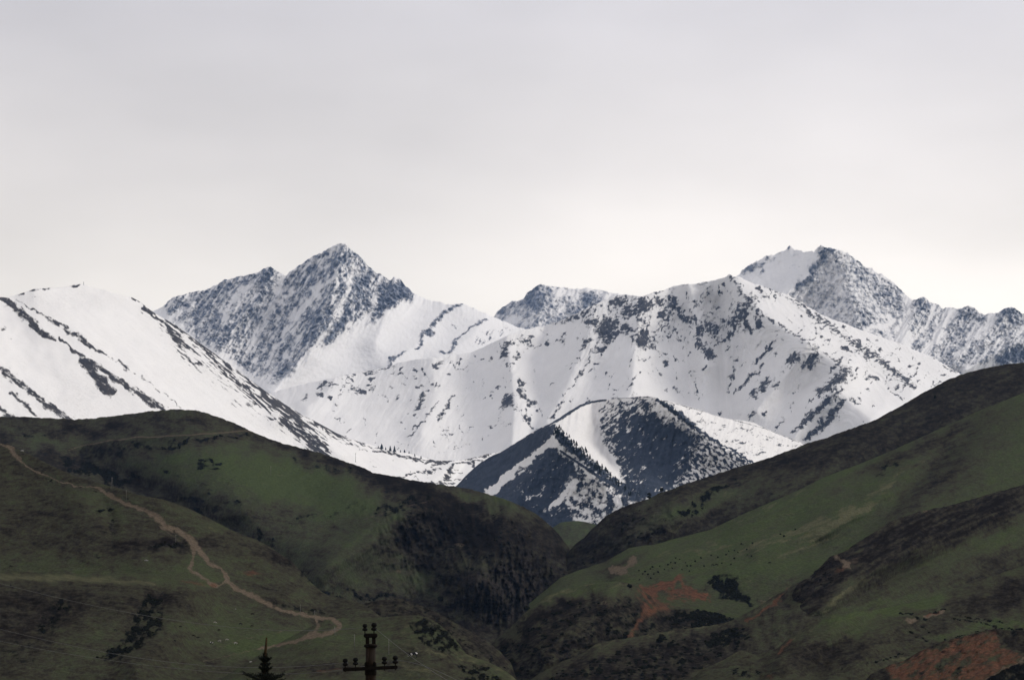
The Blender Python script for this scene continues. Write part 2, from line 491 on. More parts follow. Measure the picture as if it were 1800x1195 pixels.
def cover_B(P, t):
    W = warp(P, 8, 25, 2)
    n = fbm(P[0], P[1], 11, 5, 0.65, 4)
    u, v = rot(P[0], P[1], 130, 24, 8)
    rk = 0.38 + n * 0.22 + fbm(u, v, 1, 4, .6, 5) * .22
    rk += blob(W, 940, 525, 20, 22, 0, .42) + blob(W, 890, 545, 16, 10, -30, .2) + blob(W, 1035, 525, 18, 8, -35, .4) + blob(W, 960, 505, 16, 5, 0, .3) + blob(W, 985, 560, 40, 9, -15, .18)
    rk -= poly(W, [(955, 500), (1045, 508), (1120, 521), (1120, 530), (1060, 518), (1010, 516), (980, 520)], 4, .5) + blob(W, 895, 565, 16, 6, -20, .3)
    return {'rock': rk, 'thin': 0.2 * np.ones_like(n)}

Layer('mountain', M_FAR, CREST_B, 610, 17500, 16600, 830, 1180, 1.4, 1.4, jag=1.6, jag_s=11,
      relief=lambda P, t: ridged(*rot(P[0], P[1], 125, 60, 18), 1.0, 4, .55, 4) * 70 + tent(P, [(945, 501), (940, 560), (920, 600)], 50, 250), cover=cover_B, rough=6)

# right rock peak with its long serrated ridge
CREST_C = [(1230, 520), (1285, 492), (1300, 483), (1303, 476), (1315, 468), (1330, 460), (1345, 453), (1360, 447), (1370, 441), (1380, 439), (1388, 433), (1393, 437), (1402, 441), (1420, 444), (1430, 441), (1437, 436), (1443, 432), (1450, 433), (1460, 435), (1468, 438), (1478, 440), (1490, 443), (1498, 450), (1505, 458), (1515, 465), (1525, 471), (1533, 471), (1540, 478), (1550, 482), (1560, 490), (1572, 500), (1585, 510), (1593, 519), (1600, 525), (1606, 527), (1615, 524), (1623, 522), (1633, 529), (1645, 535), (1655, 541), (1665, 540), (1675, 541), (1683, 545), (1692, 543), (1702, 538), (1710, 540), (1720, 546), (1730, 552), (1740, 550), (1750, 550), (1760, 546), (1770, 540), (1775, 538), (1785, 543), (1800, 553), (1840, 575)]

def relief_C(P, t):
    r = tent(P, [(1443, 432), (1420, 480), (1380, 520)], 50, 300) + tent(P, [(1480, 440), (1500, 520), (1520, 600)], 80, 380)
    r += tent(P, [(1620, 522), (1590, 600), (1580, 640)], 40, 240) + tent(P, [(1775, 538), (1720, 600), (1650, 650)], 55, 320) + tent(P, [(1702, 538), (1650, 590), (1620, 630)], 35, 160)
    r += tent(P, [(1840, 590), (1780, 605), (1700, 650)], 30, 240)
    r += ridged(*rot(P[0], P[1], 125, 80, 20), 1.0, 4, .55, 7) * 55 * (1 - poly(P, [(1290, 470), (1390, 425), (1440, 430), (1425, 460), (1390, 510), (1340, 505)], 10))
    return r

def cover_C(P, t):
    W = warp(P, 8, 26, 3)
    n = fbm(P[0], P[1], 10, 5, .65, 5)
    hs = fbm(*rot(P[0], P[1], 10, 22, 5), 1.0, 4, .6, 8)
    st = ridged(*rot(P[0], P[1], 123, 40, 7), 1.0, 4, .6, 9)
    st2 = ridged(*rot(P[0], P[1], 75, 40, 9), 1.0, 3, .6, 3)
    face = poly(W, [(1440, 425), (1500, 440), (1610, 520), (1600, 560), (1590, 600), (1560, 620), (1480, 585), (1430, 560), (1385, 525), (1395, 500), (1410, 480), (1425, 460)], 9)
    rk = -.3 + face * (0.57 + hs * .17 + n * .24 + (st2 - .4) * .15)
    right = poly(W, [(1600, 520), (1640, 520), (1700, 530), (1780, 530), (1860, 560), (1860, 700), (1640, 680), (1580, 640)], 8)
    rk += right * (1 - face) * (0.66 + (st - .4) * .5 + n * .18 + hs * .08)
    left = poly(W, [(1290, 470), (1390, 425), (1440, 430), (1425, 460), (1390, 510), (1340, 505)], 6)
    rk += left * (1 - face) * (0.34 + n * .34)
    for a in [(1455, 440, 22, 10, 10, .25), (1560, 520, 45, 22, 35, .22), (1520, 560, 40, 18, 70, .2), (1388, 438, 6, 4, 0, .6), (1345, 457, 30, 4, -28, .4), (1312, 472, 10, 5, -30, .5), (1338, 479, 6, 4, -40, .6),
              (1410, 500, 30, 4, -48, .35), (1440, 465, 36, 6, -55, .3), (1775, 545, 14, 14, 0, .3), (1780, 625, 40, 10, -18, .55), (1690, 610, 30, 9, -40, .25), (1622, 535, 12, 14, 0, .25), (1700, 550, 14, 8, 0, .25), (1505, 470, 26, 16, 40, .2), (1600, 560, 8, 34, 10, .15)]:
        rk += blob(W, *a)
    for pts, w in [([(1470, 440), (1468, 480), (1480, 520)], 2.5), ([(1600, 530), (1596, 570), (1590, 610)], 7), ([(1670, 550), (1650, 590), (1620, 625)], 5), ([(1745, 560), (1715, 590), (1680, 625)], 5), ([(1740, 640), (1700, 655), (1690, 665)], 8), ([(1570, 565), (1500, 590)], 3), ([(1640, 545), (1625, 580)], 4)]:
        rk -= line(W, pts, w, .45)
    return {'rock': rk, 'thin': .2 * right + .2 * face}

Layer('mountain', M_FAR, CREST_C, [(1230, 600), (1500, 650), (1700, 720), (1840, 720)], 15000, 14000, 1230, 1840, 1.4, 1.4, jag=2.6, jag_s=12, relief=relief_C, cover=cover_C, rough=6)

# ------------------------------------------------------------------ the broad snow mountain in the middle
CREST_D = [(440, 700), (500, 684), (540, 673), (567, 668), (617, 658), (640, 653), (674, 647), (700, 637), (734, 631), (780, 628), (835, 617), (850, 610), (870, 600), (890, 590), (918, 580), (950, 574), (978, 566), (1000, 558), (1020, 548), (1040, 538), (1060, 528), (1085, 520), (1100, 517), (1130, 521), (1150, 513), (1165, 511), (1185, 503), (1200, 501), (1230, 497), (1260, 492), (1275, 487), (1283, 482), (1290, 486), (1300, 486), (1310, 492), (1330, 500), (1350, 506), (1365, 512), (1380, 517), (1390, 522), (1410, 532), (1430, 545), (1450, 556), (1480, 567), (1500, 575), (1530, 585), (1560, 596), (1590, 607), (1620, 620), (1640, 628), (1660, 640), (1680, 652), (1692, 660), (1720, 680), (1780, 715)]
RIDGE_D = [(1285, 485), (1297, 500), (1315, 530), (1345, 556), (1385, 582), (1422, 604), (1452, 621), (1485, 650), (1480, 690), (1500, 712), (1530, 735)]
RIDGE_D2 = [(1350, 505), (1395, 525), (1422, 545), (1452, 567), (1499, 601), (1530, 625), (1568, 650), (1605, 682)]

def ribs_D(P):
    X, Y_ = P
    xr = np.interp(Y_, [485, 530, 556, 582, 604, 621, 650, 690, 735], [1285, 1315, 1345, 1385, 1422, 1452, 1485, 1490, 1530])
    side = 1 / (1 + np.exp(-(X - xr) / 12))
    dy = Y_ - 520
    lean = (1 - side) * np.interp(X, [500, 1050, 1180, 1260, 1330, 1500], [.62, .50, .05, -.25, .62, .75]) - side * .95
    v = X + lean * dy + 7 * fbm(X, Y_, 40, 3, .5, 17)
    near = np.exp(-((X - xr) / 26) ** 2)
    return .4 + (ridged(v / 17.0, Y_ / 110.0, 1.0, 3, .55, 18) - .4) * (1 - .95 * near) * np.interp(Y_, [640, 700], [1, .55 ])

def relief_D(P, t):
    r = tent(P, RIDGE_D, 110, 420) + tent(P, RIDGE_D2, 45, 110)
    r += tent(P, [(1135, 519), (1118, 590), (1110, 690), (1090, 720)], 80, 260) + tent(P, [(1040, 536), (1030, 600), (990, 690), (960, 740)], 70, 210)
    r += tent(P, [(890, 590), (900, 660), (905, 710), (900, 780)], 60, 190) + tent(P, [(760, 628), (765, 690), (740, 760)], 60, 130) + tent(P, [(590, 662), (575, 690), (540, 715)], 45, 160)
    r += tent(P, [(1210, 500), (1225, 560), (1245, 640)], 40, 110)
    r -= tent(P, [(1260, 540), (1275, 640), (1280, 740)], 60, 190) + tent(P, [(1190, 520), (1205, 620), (1215, 700)], 35, 90) + tent(P, [(960, 580), (950, 690), (940, 770)], 40, 90)
    r += tent(P, [(1420, 604), (1390, 650), (1330, 720)], 40, 120) + tent(P, [(1480, 660), (1430, 720), (1395, 770)], 35, 140)
    r += fbm(P[0], P[1], 70, 3, .45, 2) * 26 * .6
    r += ridged(*rot(P[0], P[1], 112, 60, 18), 1.0, 3, .5, 2) * 13 * poly(P, [(1000, 560), (1100, 510), (1260, 492), (1290, 500), (1320, 540), (1290, 600), (1200, 620), (1040, 610)], 30)
    r += (ribs_D(P) - .4) * 11
    return r

D_BLOBS = [(1067, 581, 15, 17, -25, 1.), (1057, 614, 15, 6, -20, .85), (1131, 537, 13, 11, 0, .95), (1108, 547, 14, 12, 0, .75), (1084, 530, 14, 8, 0, .75), (1037, 566, 10, 5, 0, .9), (1017, 554, 28, 6, -22, .7), (1131, 597, 14, 14, 20, .95), (1140, 612, 12, 5, 30, .6),
           (1101, 579, 12, 6, 0, .75), (1032, 599, 6, 5, 0, .95), (1025, 611, 8, 5, -30, .8), (1158, 530, 6, 6, 0, .8), (1185, 534, 8, 14, -30, .6), (1168, 554, 11, 9, 0, .6), (1205, 561, 14, 7, 20, .7), (1183, 584, 5, 5, 0, .95), (1228, 581, 5, 4, 0, .95), (1225, 594, 5, 5, 0, .75),
           (1228, 607, 7, 4, 0, .8), (1245, 621, 13, 8, 45, .75), (1195, 597, 7, 3, 0, .6), (1170, 638, 6, 4, 0, .85), (1191, 686, 9, 5, 20, .75), (1251, 577, 13, 10, 40, .55), (1265, 514, 6, 6, -40, .6), (1285, 591, 7, 8, 0, .95), (1302, 552, 34, 11, -52, .72),
           (1315, 574, 6, 11, 0, 1.), (1333, 567, 7, 11, 0, 1.), (1337, 557, 5, 4, 0, .8), (1392, 631, 16, 10, -35, .9), (1425, 634, 22, 13, -42, .95), (1485, 614, 10, 4, 10, .95), (1497, 617, 4, 3, 0, .95), (1342, 678, 20, 10, -48, .85), (1325, 691, 7, 7, 0, .95), (1365, 678, 7, 8, 20, .75),
           (1535, 664, 13, 5, 25, .8), (1525, 621, 6, 9, 0, .75), (1320, 730, 9, 7, -20, .85), (1342, 726, 6, 5, 0, .75), (1267, 728, 4, 5, 0, .8), (1363, 622, 5, 4, 0, .9), (1331, 655, 6, 5, -40, .7), (1280, 664, 4, 5, 0, .6), (1300, 730, 4, 8, 20, .4),
           (885, 621, 9, 9, 0, .95), (892, 643, 5, 4, 0, .95), (863, 631, 5, 4, 0, .75), (910, 624, 8, 5, 0, .7), (922, 601, 16, 8, 10, .5), (890, 604, 10, 4, -25, .6), (962, 604, 4, 5, 0, .9), (987, 601, 8, 8, 0, .55), (915, 668, 6, 5, 0, .9), (918, 676, 4, 6, 0, .8), (915, 688, 7, 6, 0, .95), (892, 706, 16, 10, -55, 1.), (910, 716, 6, 8, 0, .6),
           (922, 698, 8, 5, 0, .95), (934, 708, 9, 7, 0, .9), (945, 721, 4, 4, 0, .9), (785, 761, 10, 16, 20, .5), (885, 745, 16, 10, 0, .45), (637, 688, 7, 6, 0, 1.), (620, 683, 6, 4, 0, .8), (560, 693, 8, 5, 0, .85), (580, 698, 6, 4, 20, .8), (572, 676, 14, 3, -15, .75), (590, 712, 3, 3, 0, .8), (535, 700, 10, 4, -35, .6),
           (766, 643, 7, 5, -20, .85), (730, 652, 6, 2.5, 0, .7), (682, 643, 7, 5, -20, .9), (728, 665, 3, 3, 0, .8), (650, 655, 12, 4, -10, .7), (695, 655, 12, 4, 0, .4), (1114, 694, 10, 3, -10, .5), (1080, 700, 12, 3, -10, .7), (1065, 735, 4, 4, 0, .5), (1005, 705, 6, 4, 0, .5), (875, 680, 3, 3, 0, .7), (863, 697, 3, 3, 0, .7), (790, 657, 4, 2, 0, .7), (760, 676, 2.5, 2.5, 0, .7), (1050, 641, 7, 3, 0, .8), (1047, 610, 4, 3, 0, .5),
           (1160, 660, 4, 6, 0, .5), (1130, 630, 10, 4, 30, .6), (1155, 650, 8, 4, 40, .5), (1205, 640, 8, 3, 45, .5), (1220, 655, 8, 3, 45, .5)]
D_LINES = [([(1362, 601), (1345, 617), (1325, 641)], [2, 4, 2], .95), ([(1345, 640), (1318, 664), (1290, 692)], [3, 4, 1.5], .85), ([(1292, 645), (1280, 690)], 2.2, .8), ([(1480, 630), (1470, 642), (1458, 656)], [3, 5, 2], .9), ([(1485, 655), (1468, 672), (1441, 690)], [11, 10, 7], .95),
           ([(1478, 685), (1445, 712), (1394, 760)], [4, 8, 4], .92), ([(1481, 706), (1455, 738), (1414, 774)], [8, 9, 4], .9), ([(1568, 648), (1590, 664), (1607, 684)], 3.5, .75), ([(1561, 685), (1588, 703)], 2.5, .75), ([(1491, 695), (1508, 712)], 2, .8), ([(1377, 735), (1364, 752)], 2, .85), ([(1392, 705), (1390, 715)], 2, .7),
           ([(745, 692), (738, 708), (730, 722)], [6, 6, 3], .85), ([(768, 706), (752, 730), (734, 748), (715, 770)], [2, 2.5, 2, 1], .75), ([(798, 695), (786, 715), (768, 741)], [2, 4, 4], .85), ([(924, 716), (926, 735), (937, 755)], [2.5, 3.5, 3], .85), ([(1042, 612), (1030, 640), (1018, 662), (999, 685), (985, 708), (972, 735)], [1.2, 1.6, 1.8, 1.5, .8, 2.5], .75),
           ([(990, 705), (975, 725), (965, 735)], [2, 4, 2], .8), ([(1034, 702), (1022, 712)], 2.5, .7), ([(1082, 654), (1075, 668), (1066, 686)], 1.3, .7), ([(1120, 660), (1112, 672), (1105, 686)], 1.6, .75), ([(1211, 652), (1222, 672), (1226, 686)], [1.2, 1.5, 3], .7), ([(600, 662), (640, 654), (690, 643)], 3, .55), ([(970, 568), (1010, 555), (1050, 533)], 3, .5),
           ([(770, 800), (800, 788), (830, 783)], 1.2, .5), (RIDGE_D[:7], 4, .52), (RIDGE_D2, 5, .48), ([(1452, 621), (1490, 652)], 4, .5), ([(1272, 488), (1290, 487)], 4, .6), ([(1150, 513), (1190, 503), (1240, 497)], 1.6, .5), ([(1500, 603), (1560, 640)], 6, .4), ([(1640, 628), (1680, 655)], 3, .6), ([(1120, 545), (1150, 590), (1170, 640)], 6, .25)]

def cover_D(P, t):
    W = warp(P, 5, 14, 4)
    n = fbm(P[0], P[1], 8, 5, .65, 6)
    big = fbm(P[0], P[1], 60, 3, .5, 7)
    st = fbm(*rot(P[0], P[1], 118, 12, 4), 1.0, 4, .6, 3)
    hs = fbm(*rot(P[0], P[1], -12, 10, 3.5), 1.0, 4, .6, 4)
    rk = np.zeros_like(n)
    for a in D_BLOBS: rk = np.maximum(rk, blob(W, *a))
    for pts, w, a in D_LINES: rk = np.maximum(rk, line(W, pts, w, a))
    # speckled rocky upper belt, broken into level ledges
    belt = poly(W, [(990, 560), (1100, 510), (1200, 500), (1260, 492), (1290, 500), (1320, 540), (1300, 600), (1250, 620), (1180, 610), (1100, 600), (1040, 600)], 18)
    belt2 = poly(W, [(1290, 480), (1400, 525), (1700, 660), (1600, 690), (1500, 650), (1440, 610), (1350, 555)], 14)
    belt3 = poly(W, [(560, 660), (980, 560), (1000, 600), (900, 640), (700, 680), (560, 700)], 14)
    rk = rk * .92 + (0.16 * n + hs * .26) * np.clip(rk * 2.2, 0, 1)
    q = np.random.default_rng(41)
    for i in range(380):
        x = q.uniform(560, 1660); y0 = interp(CREST_D, x); y = y0 + 6 + (q.random() ** 1.6) * 190
        if q.random() < .45:
            a = R(q.normal(62 if x > 1290 or q.random() < .6 else 118, 14)); L_ = q.uniform(5, 22)
            sgn = -1 if x > 1000 and x < 1290 and q.random() < .3 else 1
            rk = np.maximum(rk, line(W, [(x, y), (x - sgn * math.cos(a) * L_, y + math.sin(a) * L_)], [q.uniform(.5, 1.7), .5], q.uniform(.5, .85)))
        else:
            rk = np.maximum(rk, blob(W, x, y, q.uniform(2, 6), q.uniform(1.2, 2.6), q.normal(-8, 18), q.uniform(.5, .85)))
    rb = ribs_D(P)
    rk += (rb - .45) * (.10 + .34 * belt + .22 * belt2 + .2 * np.clip(rk, 0, .5))
    rk += belt * (0.27 + 0.26 * st + .20 * hs) + belt2 * (.17 + .30 * hs + .08 * st) + belt3 * (.12 + .26 * hs) - .05 + .06 * st * (big > 0.0)
    return {'rock': rk * 0.95, 'thin': np.clip(.22 + .4 * big + .3 * belt, 0, 1) * .4}

Layer('mountain', M_MID, CREST_D, [(440, 760), (700, 830), (900, 850), (1400, 820), (1780, 760)], 11500, 10250, 440, 1780, 1.5, 1.5, jag=1.0, jag_s=10, relief=relief_D, cover=cover_D, rough=2)

# ------------------------------------------------------------------ smooth snow dome on the left, running down into the valley
CREST_E = [(-60, 500), (-20, 512), (0, 522), (10, 523), (20, 521), (30, 518), (50, 512), (60, 508), (75, 507), (85, 506), (100, 506), (120, 504), (130, 500), (137, 499), (150, 501), (165, 505), (185, 510), (200, 515), (215, 519), (232, 523), (245, 530), (260, 541), (275, 552), (290, 561), (310, 572), (330, 587), (350, 602), (370, 616), (390, 631), (410, 645), (430, 660), (450, 675), (470, 690), (490, 703), (510, 716), (530, 728), (550, 738), (570, 749), (590, 760), (610, 769), (630, 776), (650, 781), (672, 787), (700, 792), (720, 797), (745, 804), (765, 809), (790, 810), (815, 808), (850, 799), (890, 792), (930, 792)]

def relief_E(P, t):
    r = tent(P, [(60, 508), (130, 575), (230, 650), (330, 725)], 60, 40) + tent(P, [(0, 522), (97, 596), (200, 665), (291, 722)], 55, 35) + tent(P, [(0, 640), (104, 725)], 50, 25)
    r += tent(P, [(490, 735), (530, 745), (600, 800)], 40, 120)
    r += tent(P, [(800, 812), (775, 835), (750, 850)], 30, 60) - tent(P, [(820, 812), (800, 840)], 20, 40)
    r += fbm(P[0], P[1], 80, 3, .45, 12) * 16
    return r

def cover_E(P, t):
    W = warp(P, 4, 18, 5)
    n = fbm(P[0], P[1], 9, 5, .65, 8)
    st = fbm(*rot(P[0], P[1], 38, 22, 3.2), 1.0, 4, .6, 13)
    rk = np.zeros_like(n)
    L = [([(-30, 505), (0, 522), (20, 534), (43, 554), (60, 571), (77, 587), (97, 599)], [4, 4, 6, 7, 7.5, 8, 4], 1.), ([(28, 527), (64, 547), (94, 564), (124, 584), (147, 597), (167, 614), (187, 624)], [1, 2, 4, 6, 6, 3, 1.6], .9), ([(187, 624), (218, 644), (233, 652), (258, 668), (284, 688), (321, 716)], [1.4, 4, 3, 1.6, 2, 1.4], .7),
         ([(103, 592), (124, 612), (144, 628), (174, 648), (201, 664), (234, 685), (268, 708), (295, 725)], [1.5, 3, 7, 8, 8, 6, 6, 5], 1.), ([(-20, 640), (0, 648), (27, 668), (54, 688), (80, 708), (104, 725), (124, 738)], [6, 6, 6, 6, 6.5, 6, 5], .95), ([(20, 691), (40, 708), (62, 730)], [3, 5, 4], .9), ([(-10, 712), (17, 731), (30, 745)], 6, .95), ([(0, 630), (30, 655)], 2.5, .5),
         ([(231, 523), (268, 537), (295, 557), (335, 587), (368, 614), (402, 634), (435, 658), (469, 678), (502, 701), (536, 723), (569, 741), (599, 758), (640, 778)], [2, 2.5, 3.5, 4, 5, 6, 5, 4.5, 5, 4, 3, 2, 2], .92), ([(254, 544), (288, 567)], [3, 3.5], .8), ([(300, 580), (312, 598), (330, 613)], [5, 6, 3], .8), ([(315, 618), (335, 634), (350, 650)], 3, .5),
         ([(372, 628), (390, 648), (412, 668), (440, 690)], 3, .68), ([(412, 641), (440, 665), (475, 701), (500, 716), (522, 732)], [4, 6, 9, 10, 7], .85), ([(435, 691), (455, 707), (472, 722)], 3, .75), ([(482, 710), (515, 730), (549, 768), (580, 797)], [4, 5.5, 5, 4], .85), ([(495, 741), (522, 756), (549, 783), (575, 803)], [4, 8, 7, 4], .92), ([(470, 735), (500, 738)], 2, .5),
         ([(559, 744), (578, 753)], 5, .85), ([(564, 750), (600, 766), (644, 783), (690, 796), (735, 807), (765, 811)], [3, 3, 2.2, 2, 2, 1.5], .72), ([(585, 768), (620, 782), (650, 796)], 2, .5), ([(655, 791), (690, 798), (722, 805), (745, 812)], [2, 2, 3, 1.5], .8), ([(750, 815), (765, 811), (800, 809)], [3.5, 4, 2.5], .95), ([(755, 821), (772, 814), (790, 811)], 1.8, .8),
         ([(690, 838), (712, 836), (730, 831), (745, 828)], [1.5, 2.2, 2.2, 3], .85), ([(752, 829), (770, 824)], 4, .9), ([(764, 832), (766, 828)], 2, .8), ([(737, 843), (733, 838), (728, 843)], 2, .6), ([(796, 816), (790, 826), (788, 838), (784, 842)], [3, 6, 7, 5], 1.), ([(796, 817), (815, 813), (830, 811), (850, 809)], 1.8, .85), ([(792, 830), (812, 831)], 1.2, .7), ([(795, 826), (805, 826)], 1.2, .6),
         ([(832, 812), (832, 818)], 4, .95), ([(762, 848), (785, 845), (812, 842), (825, 838)], 1.6, .75), ([(750, 848), (775, 850), (800, 850)], [2.5, 3, 2], .8), ([(800, 809), (830, 806), (860, 798), (900, 785)], [2, 2, 3, 5], .9), ([(840, 822), (835, 830)], 3, .8), ([(750, 838), (770, 841), (780, 840)], .9, .5)]
    for pts, w, a in L: rk = np.maximum(rk, line(W, pts, w, a))
    rk = np.maximum(rk, poly(W, [(122, 610), (144, 646), (161, 668), (181, 690), (198, 700), (205, 686), (186, 662), (170, 645)], 5, 1.0))
    rk -= blob(W, 178, 655, 12, 3, 50, .5)
    for a in [(60, 508, 14, 3, -8, .8), (35, 518, 12, 3, -15, .7), (80, 508, 10, 2.5, -5, .8), (132, 501, 10, 3, -15, .95), (60, 521, 6, 2.5, 0, .7), (7, 578, 4, 7, 30, .7), (20, 598, 4, 2, 30, .6), (650, 813, 5, 2, 0, .7), (660, 818, 6, 2, 10, .6), (692, 812, 2, 2, 0, .7), (720, 828, 2.5, 2.5, 0, .8), (735, 829, 4, 2, 0, .8), (345, 640, 9, 3, 20, .6)]:
        rk = np.maximum(rk, blob(W, *a))
    edge = line(W, [(260, 541), (370, 616), (470, 690), (560, 750)], [16, 46, 54, 46], 1.0)
    rk = rk * (.86 + .36 * st) + .16 * n * (rk > .12) + edge * (.36 + .75 * st) + .06 * st - .05
    rk += poly(W, [(0, 520), (150, 500), (170, 520), (60, 530)], 8, 1) * (.05 + .25 * st)
    thin = np.clip(.45 * edge + .35 * blob(W, 140, 700, 60, 40, 0) + .3 * blob(W, 130, 530, 90, 18, 0) + .2 * (st > .15), 0, 1)
    return {'rock': rk * .95, 'thin': thin * .6}

E = Layer('mountain', M_DOME, CREST_E, [(-60, 780), (300, 770), (600, 870), (930, 880)], [(-60, 7300), (250, 7900), (600, 8300), (930, 8900)], [(-60, 6500), (300, 7150), (600, 7850), (930, 8650)], -60, 930, 1.5, 1.5, jag=.5, jag_s=12, relief=relief_E, cover=cover_E, rough=.6)

# ------------------------------------------------------------------ dark pyramid-shaped foothill
CREST_F = [(740, 900), (790, 862), (804, 852), (815, 840), (830, 825), (845, 812), (860, 803), (880, 795), (895, 785), (910, 776), (930, 763), (950, 752), (965, 745), (980, 736), (1000, 723), (1020, 711), (1040, 705), (1060, 702), (1080, 700), (1105, 699), (1120, 697), (1140, 696), (1155, 699), (1162, 702), (1180, 706), (1200, 712), (1230, 720), (1250, 728), (1270, 734), (1290, 737), (1310, 740), (1325, 743), (1345, 752), (1370, 763), (1390, 770), (1410, 778), (1430, 790), (1480, 815)]

def relief_F(P, t):
    r = tent(P, [(968, 748), (1000, 775), (1040, 818), (1090, 855), (1140, 895)], 80, 170)
    r += tent(P, [(1152, 698), (1190, 725), (1230, 757), (1290, 795), (1330, 825)], 80, 190)
    r -= tent(P, [(1040, 705), (1062, 770), (1090, 845), (1120, 880)], 45, 90)
    r += tent(P, [(975, 785), (930, 840), (890, 890)], 60, 70)
    r += fbm(P[0], P[1], 45, 4, .5, 22) * 9 + ridged(*rot(P[0], P[1], 100, 40, 12), 1.0, 3, .5, 4) * 7
    return r

F_DARK1 = [(760, 890), (804, 851), (844, 811), (887, 789), (934, 761), (968, 744), (977, 749), (972, 764), (960, 776), (930, 800), (895, 828), (855, 866)]
F_DARK2 = [(972, 788), (985, 795), (1001, 809), (1004, 830), (992, 850), (992, 870), (975, 890), (1000, 905), (1010, 930), (900, 930), (850, 880), (882, 856), (912, 828), (945, 798)]
F_TRI = [(1128, 716), (1142, 728), (1160, 738), (1190, 748), (1224, 762), (1216, 790), (1205, 815), (1195, 832), (1180, 852), (1150, 880), (1115, 880), (1098, 850), (1092, 830), (1078, 800), (1062, 778), (1068, 756), (1095, 735)]
F_BAND = [(974, 752), (990, 762), (1008, 778), (1024, 792), (1060, 825), (1093, 848), (1120, 872), (1110, 876), (1080, 856), (1040, 826), (1008, 800), (980, 778)]

def cover_F(P, t):
    W = warp(P, 7, 16, 6); W2 = warp(P, 4, 8, 7)
    n = fbm(P[0], P[1], 7, 4, .6, 9)
    sp = .62 * fbm(*rot(P[0], P[1], -35, 18, 8), 1.0, 2, .5, 14) + .62 * fbm(*rot(P[0], P[1], -35, 6, 2.6), 1.0, 3, .6, 15)
    fine = .6 * fbm(*rot(P[0], P[1], -20, 16, 9), 1.0, 2, .5, 19) + .55 * fbm(*rot(P[0], P[1], -20, 4.6, 2.6), 1.0, 3, .6, 20)
    rk = np.full(n.shape, .21) + fine * .50           # open snow with dark tufts
    d1 = poly(W2, F_DARK1, 3); d2 = poly(W, F_DARK2, 8); tri = poly(W, F_TRI, 14); band = poly(W2, F_BAND, 5)
    mix1 = poly(W, [(1003, 807), (1060, 842), (1100, 866), (1140, 890), (1115, 905), (1060, 940), (1000, 930), (975, 890), (990, 860)], 7)
    mix2 = poly(W, [(1226, 762), (1265, 780), (1320, 812), (1300, 850), (1180, 900), (1150, 880), (1195, 835), (1215, 800)], 6)
    mix3 = poly(W, [(1045, 712), (1080, 703), (1140, 698), (1160, 720), (1130, 740), (1080, 770), (1060, 780), (1052, 745)], 10)
    rk = rk * (1 - d1) + d1 * (1.0 + .12 * sp)
    rk = rk * (1 - mix3) + mix3 * (.50 + .45 * sp)
    rk = rk * (1 - mix2) + mix2 * (.52 + .55 * fbm(*rot(P[0], P[1], 40, 8, 5), 1.0, 4, .6, 21))
    rk = rk * (1 - mix1) + mix1 * (.50 + .50 * fbm(P[0], P[1], 13, 4, .6, 23) + .26 * fine)
    rk = rk * (1 - d2) + d2 * (.88 + .46 * sp)
    rk = rk * (1 - tri) + tri * (.86 + .50 * sp + .12 * np.clip((P[0] - 1120) / 60, -1, 1))
    rk -= line(W, [(970, 776), (955, 788), (914, 819), (890, 840), (857, 868)], [7, 5, 3.5, 5, 6], .95) * (.8 + .7 * n)
    rk -= line(W, [(1010, 850), (990, 872), (968, 892)], [4, 4, 3], .7) + line(W, [(925, 880), (940, 870), (960, 862)], 2, .5)
    gul = poly(W2, [(980, 744), (1010, 720), (1040, 707), (1052, 712), (1046, 742), (1056, 775), (1076, 805), (1090, 830), (1096, 848), (1075, 836), (1040, 806), (1010, 778), (992, 760)], 4)
    rk = rk * (1 - gul) + gul * (.06 + .26 * fine)
    rk = rk * (1 - band) + band * (.78 + .5 * fine)
    rk = np.maximum(rk, line(P, [(960, 746), (985, 734), (1020, 712), (1040, 706), (1065, 703)], [4, 4, 3, 2, 1.4], 1.1)) 
    rk = np.maximum(rk, line(W2, [(1155, 702), (1185, 722), (1210, 742), (1230, 757)], [3, 6, 6, 4], .95)); rk = np.maximum(rk, line(W2, [(1230, 757), (1260, 775), (1290, 792), (1325, 815)], 2.2, .9))
    rk = np.maximum(rk, line(P, [(1170, 705), (1230, 721), (1290, 738), (1345, 753), (1420, 783)], 1.1, .56)); rk = np.maximum(rk, line(P, [(985, 792), (1050, 836), (1115, 872)], [2, 3, 5], .9))
    rk = np.maximum(rk, line(P, [(1075, 700), (1100, 699), (1140, 697)], 1.6, .62)); rk = np.maximum(rk, line(W, [(1085, 712), (1110, 706), (1130, 706)], [2, 3, 2], .7))
    return {'rock': rk, 'thin': .15 * np.ones_like(n)}

FH = Layer('mountain', M_PYR, CREST_F, [(740, 940), (900, 950), (1480, 900)], 5200, 4760, 740, 1480, 1.2, 1.2, jag=.6, jag_s=9, relief=relief_F, cover=cover_F, rough=.8, cap=.95)

# ------------------------------------------------------------------ green hills
def base_cover(P, dry):
    z = np.zeros(P[0].shape)
    return {'dry': dry, 'shrub': z.copy(), 'soil': z.copy(), 'redsoil': z.copy(), 'rock': z.copy(), 'pale': z.copy()}

def round_prof(P, t):
    return t * 0.82 + 0.18 * t ** 5

# little green hill far up the gorge
def cover_G(P, t):
    return base_cover(P, .28 + fbm(P[0], P[1], 14, 3, .5, 31) * .3)
Layer('hill', M_HILL_FAR, [(950, 935), (970, 928), (985, 918), (1000, 916), (1015, 915), (1030, 917), (1045, 921), (1070, 930)], 990, 3500, 3250, 950, 1070, 1.8, 1.75, cover=cover_G, prof=round_prof)

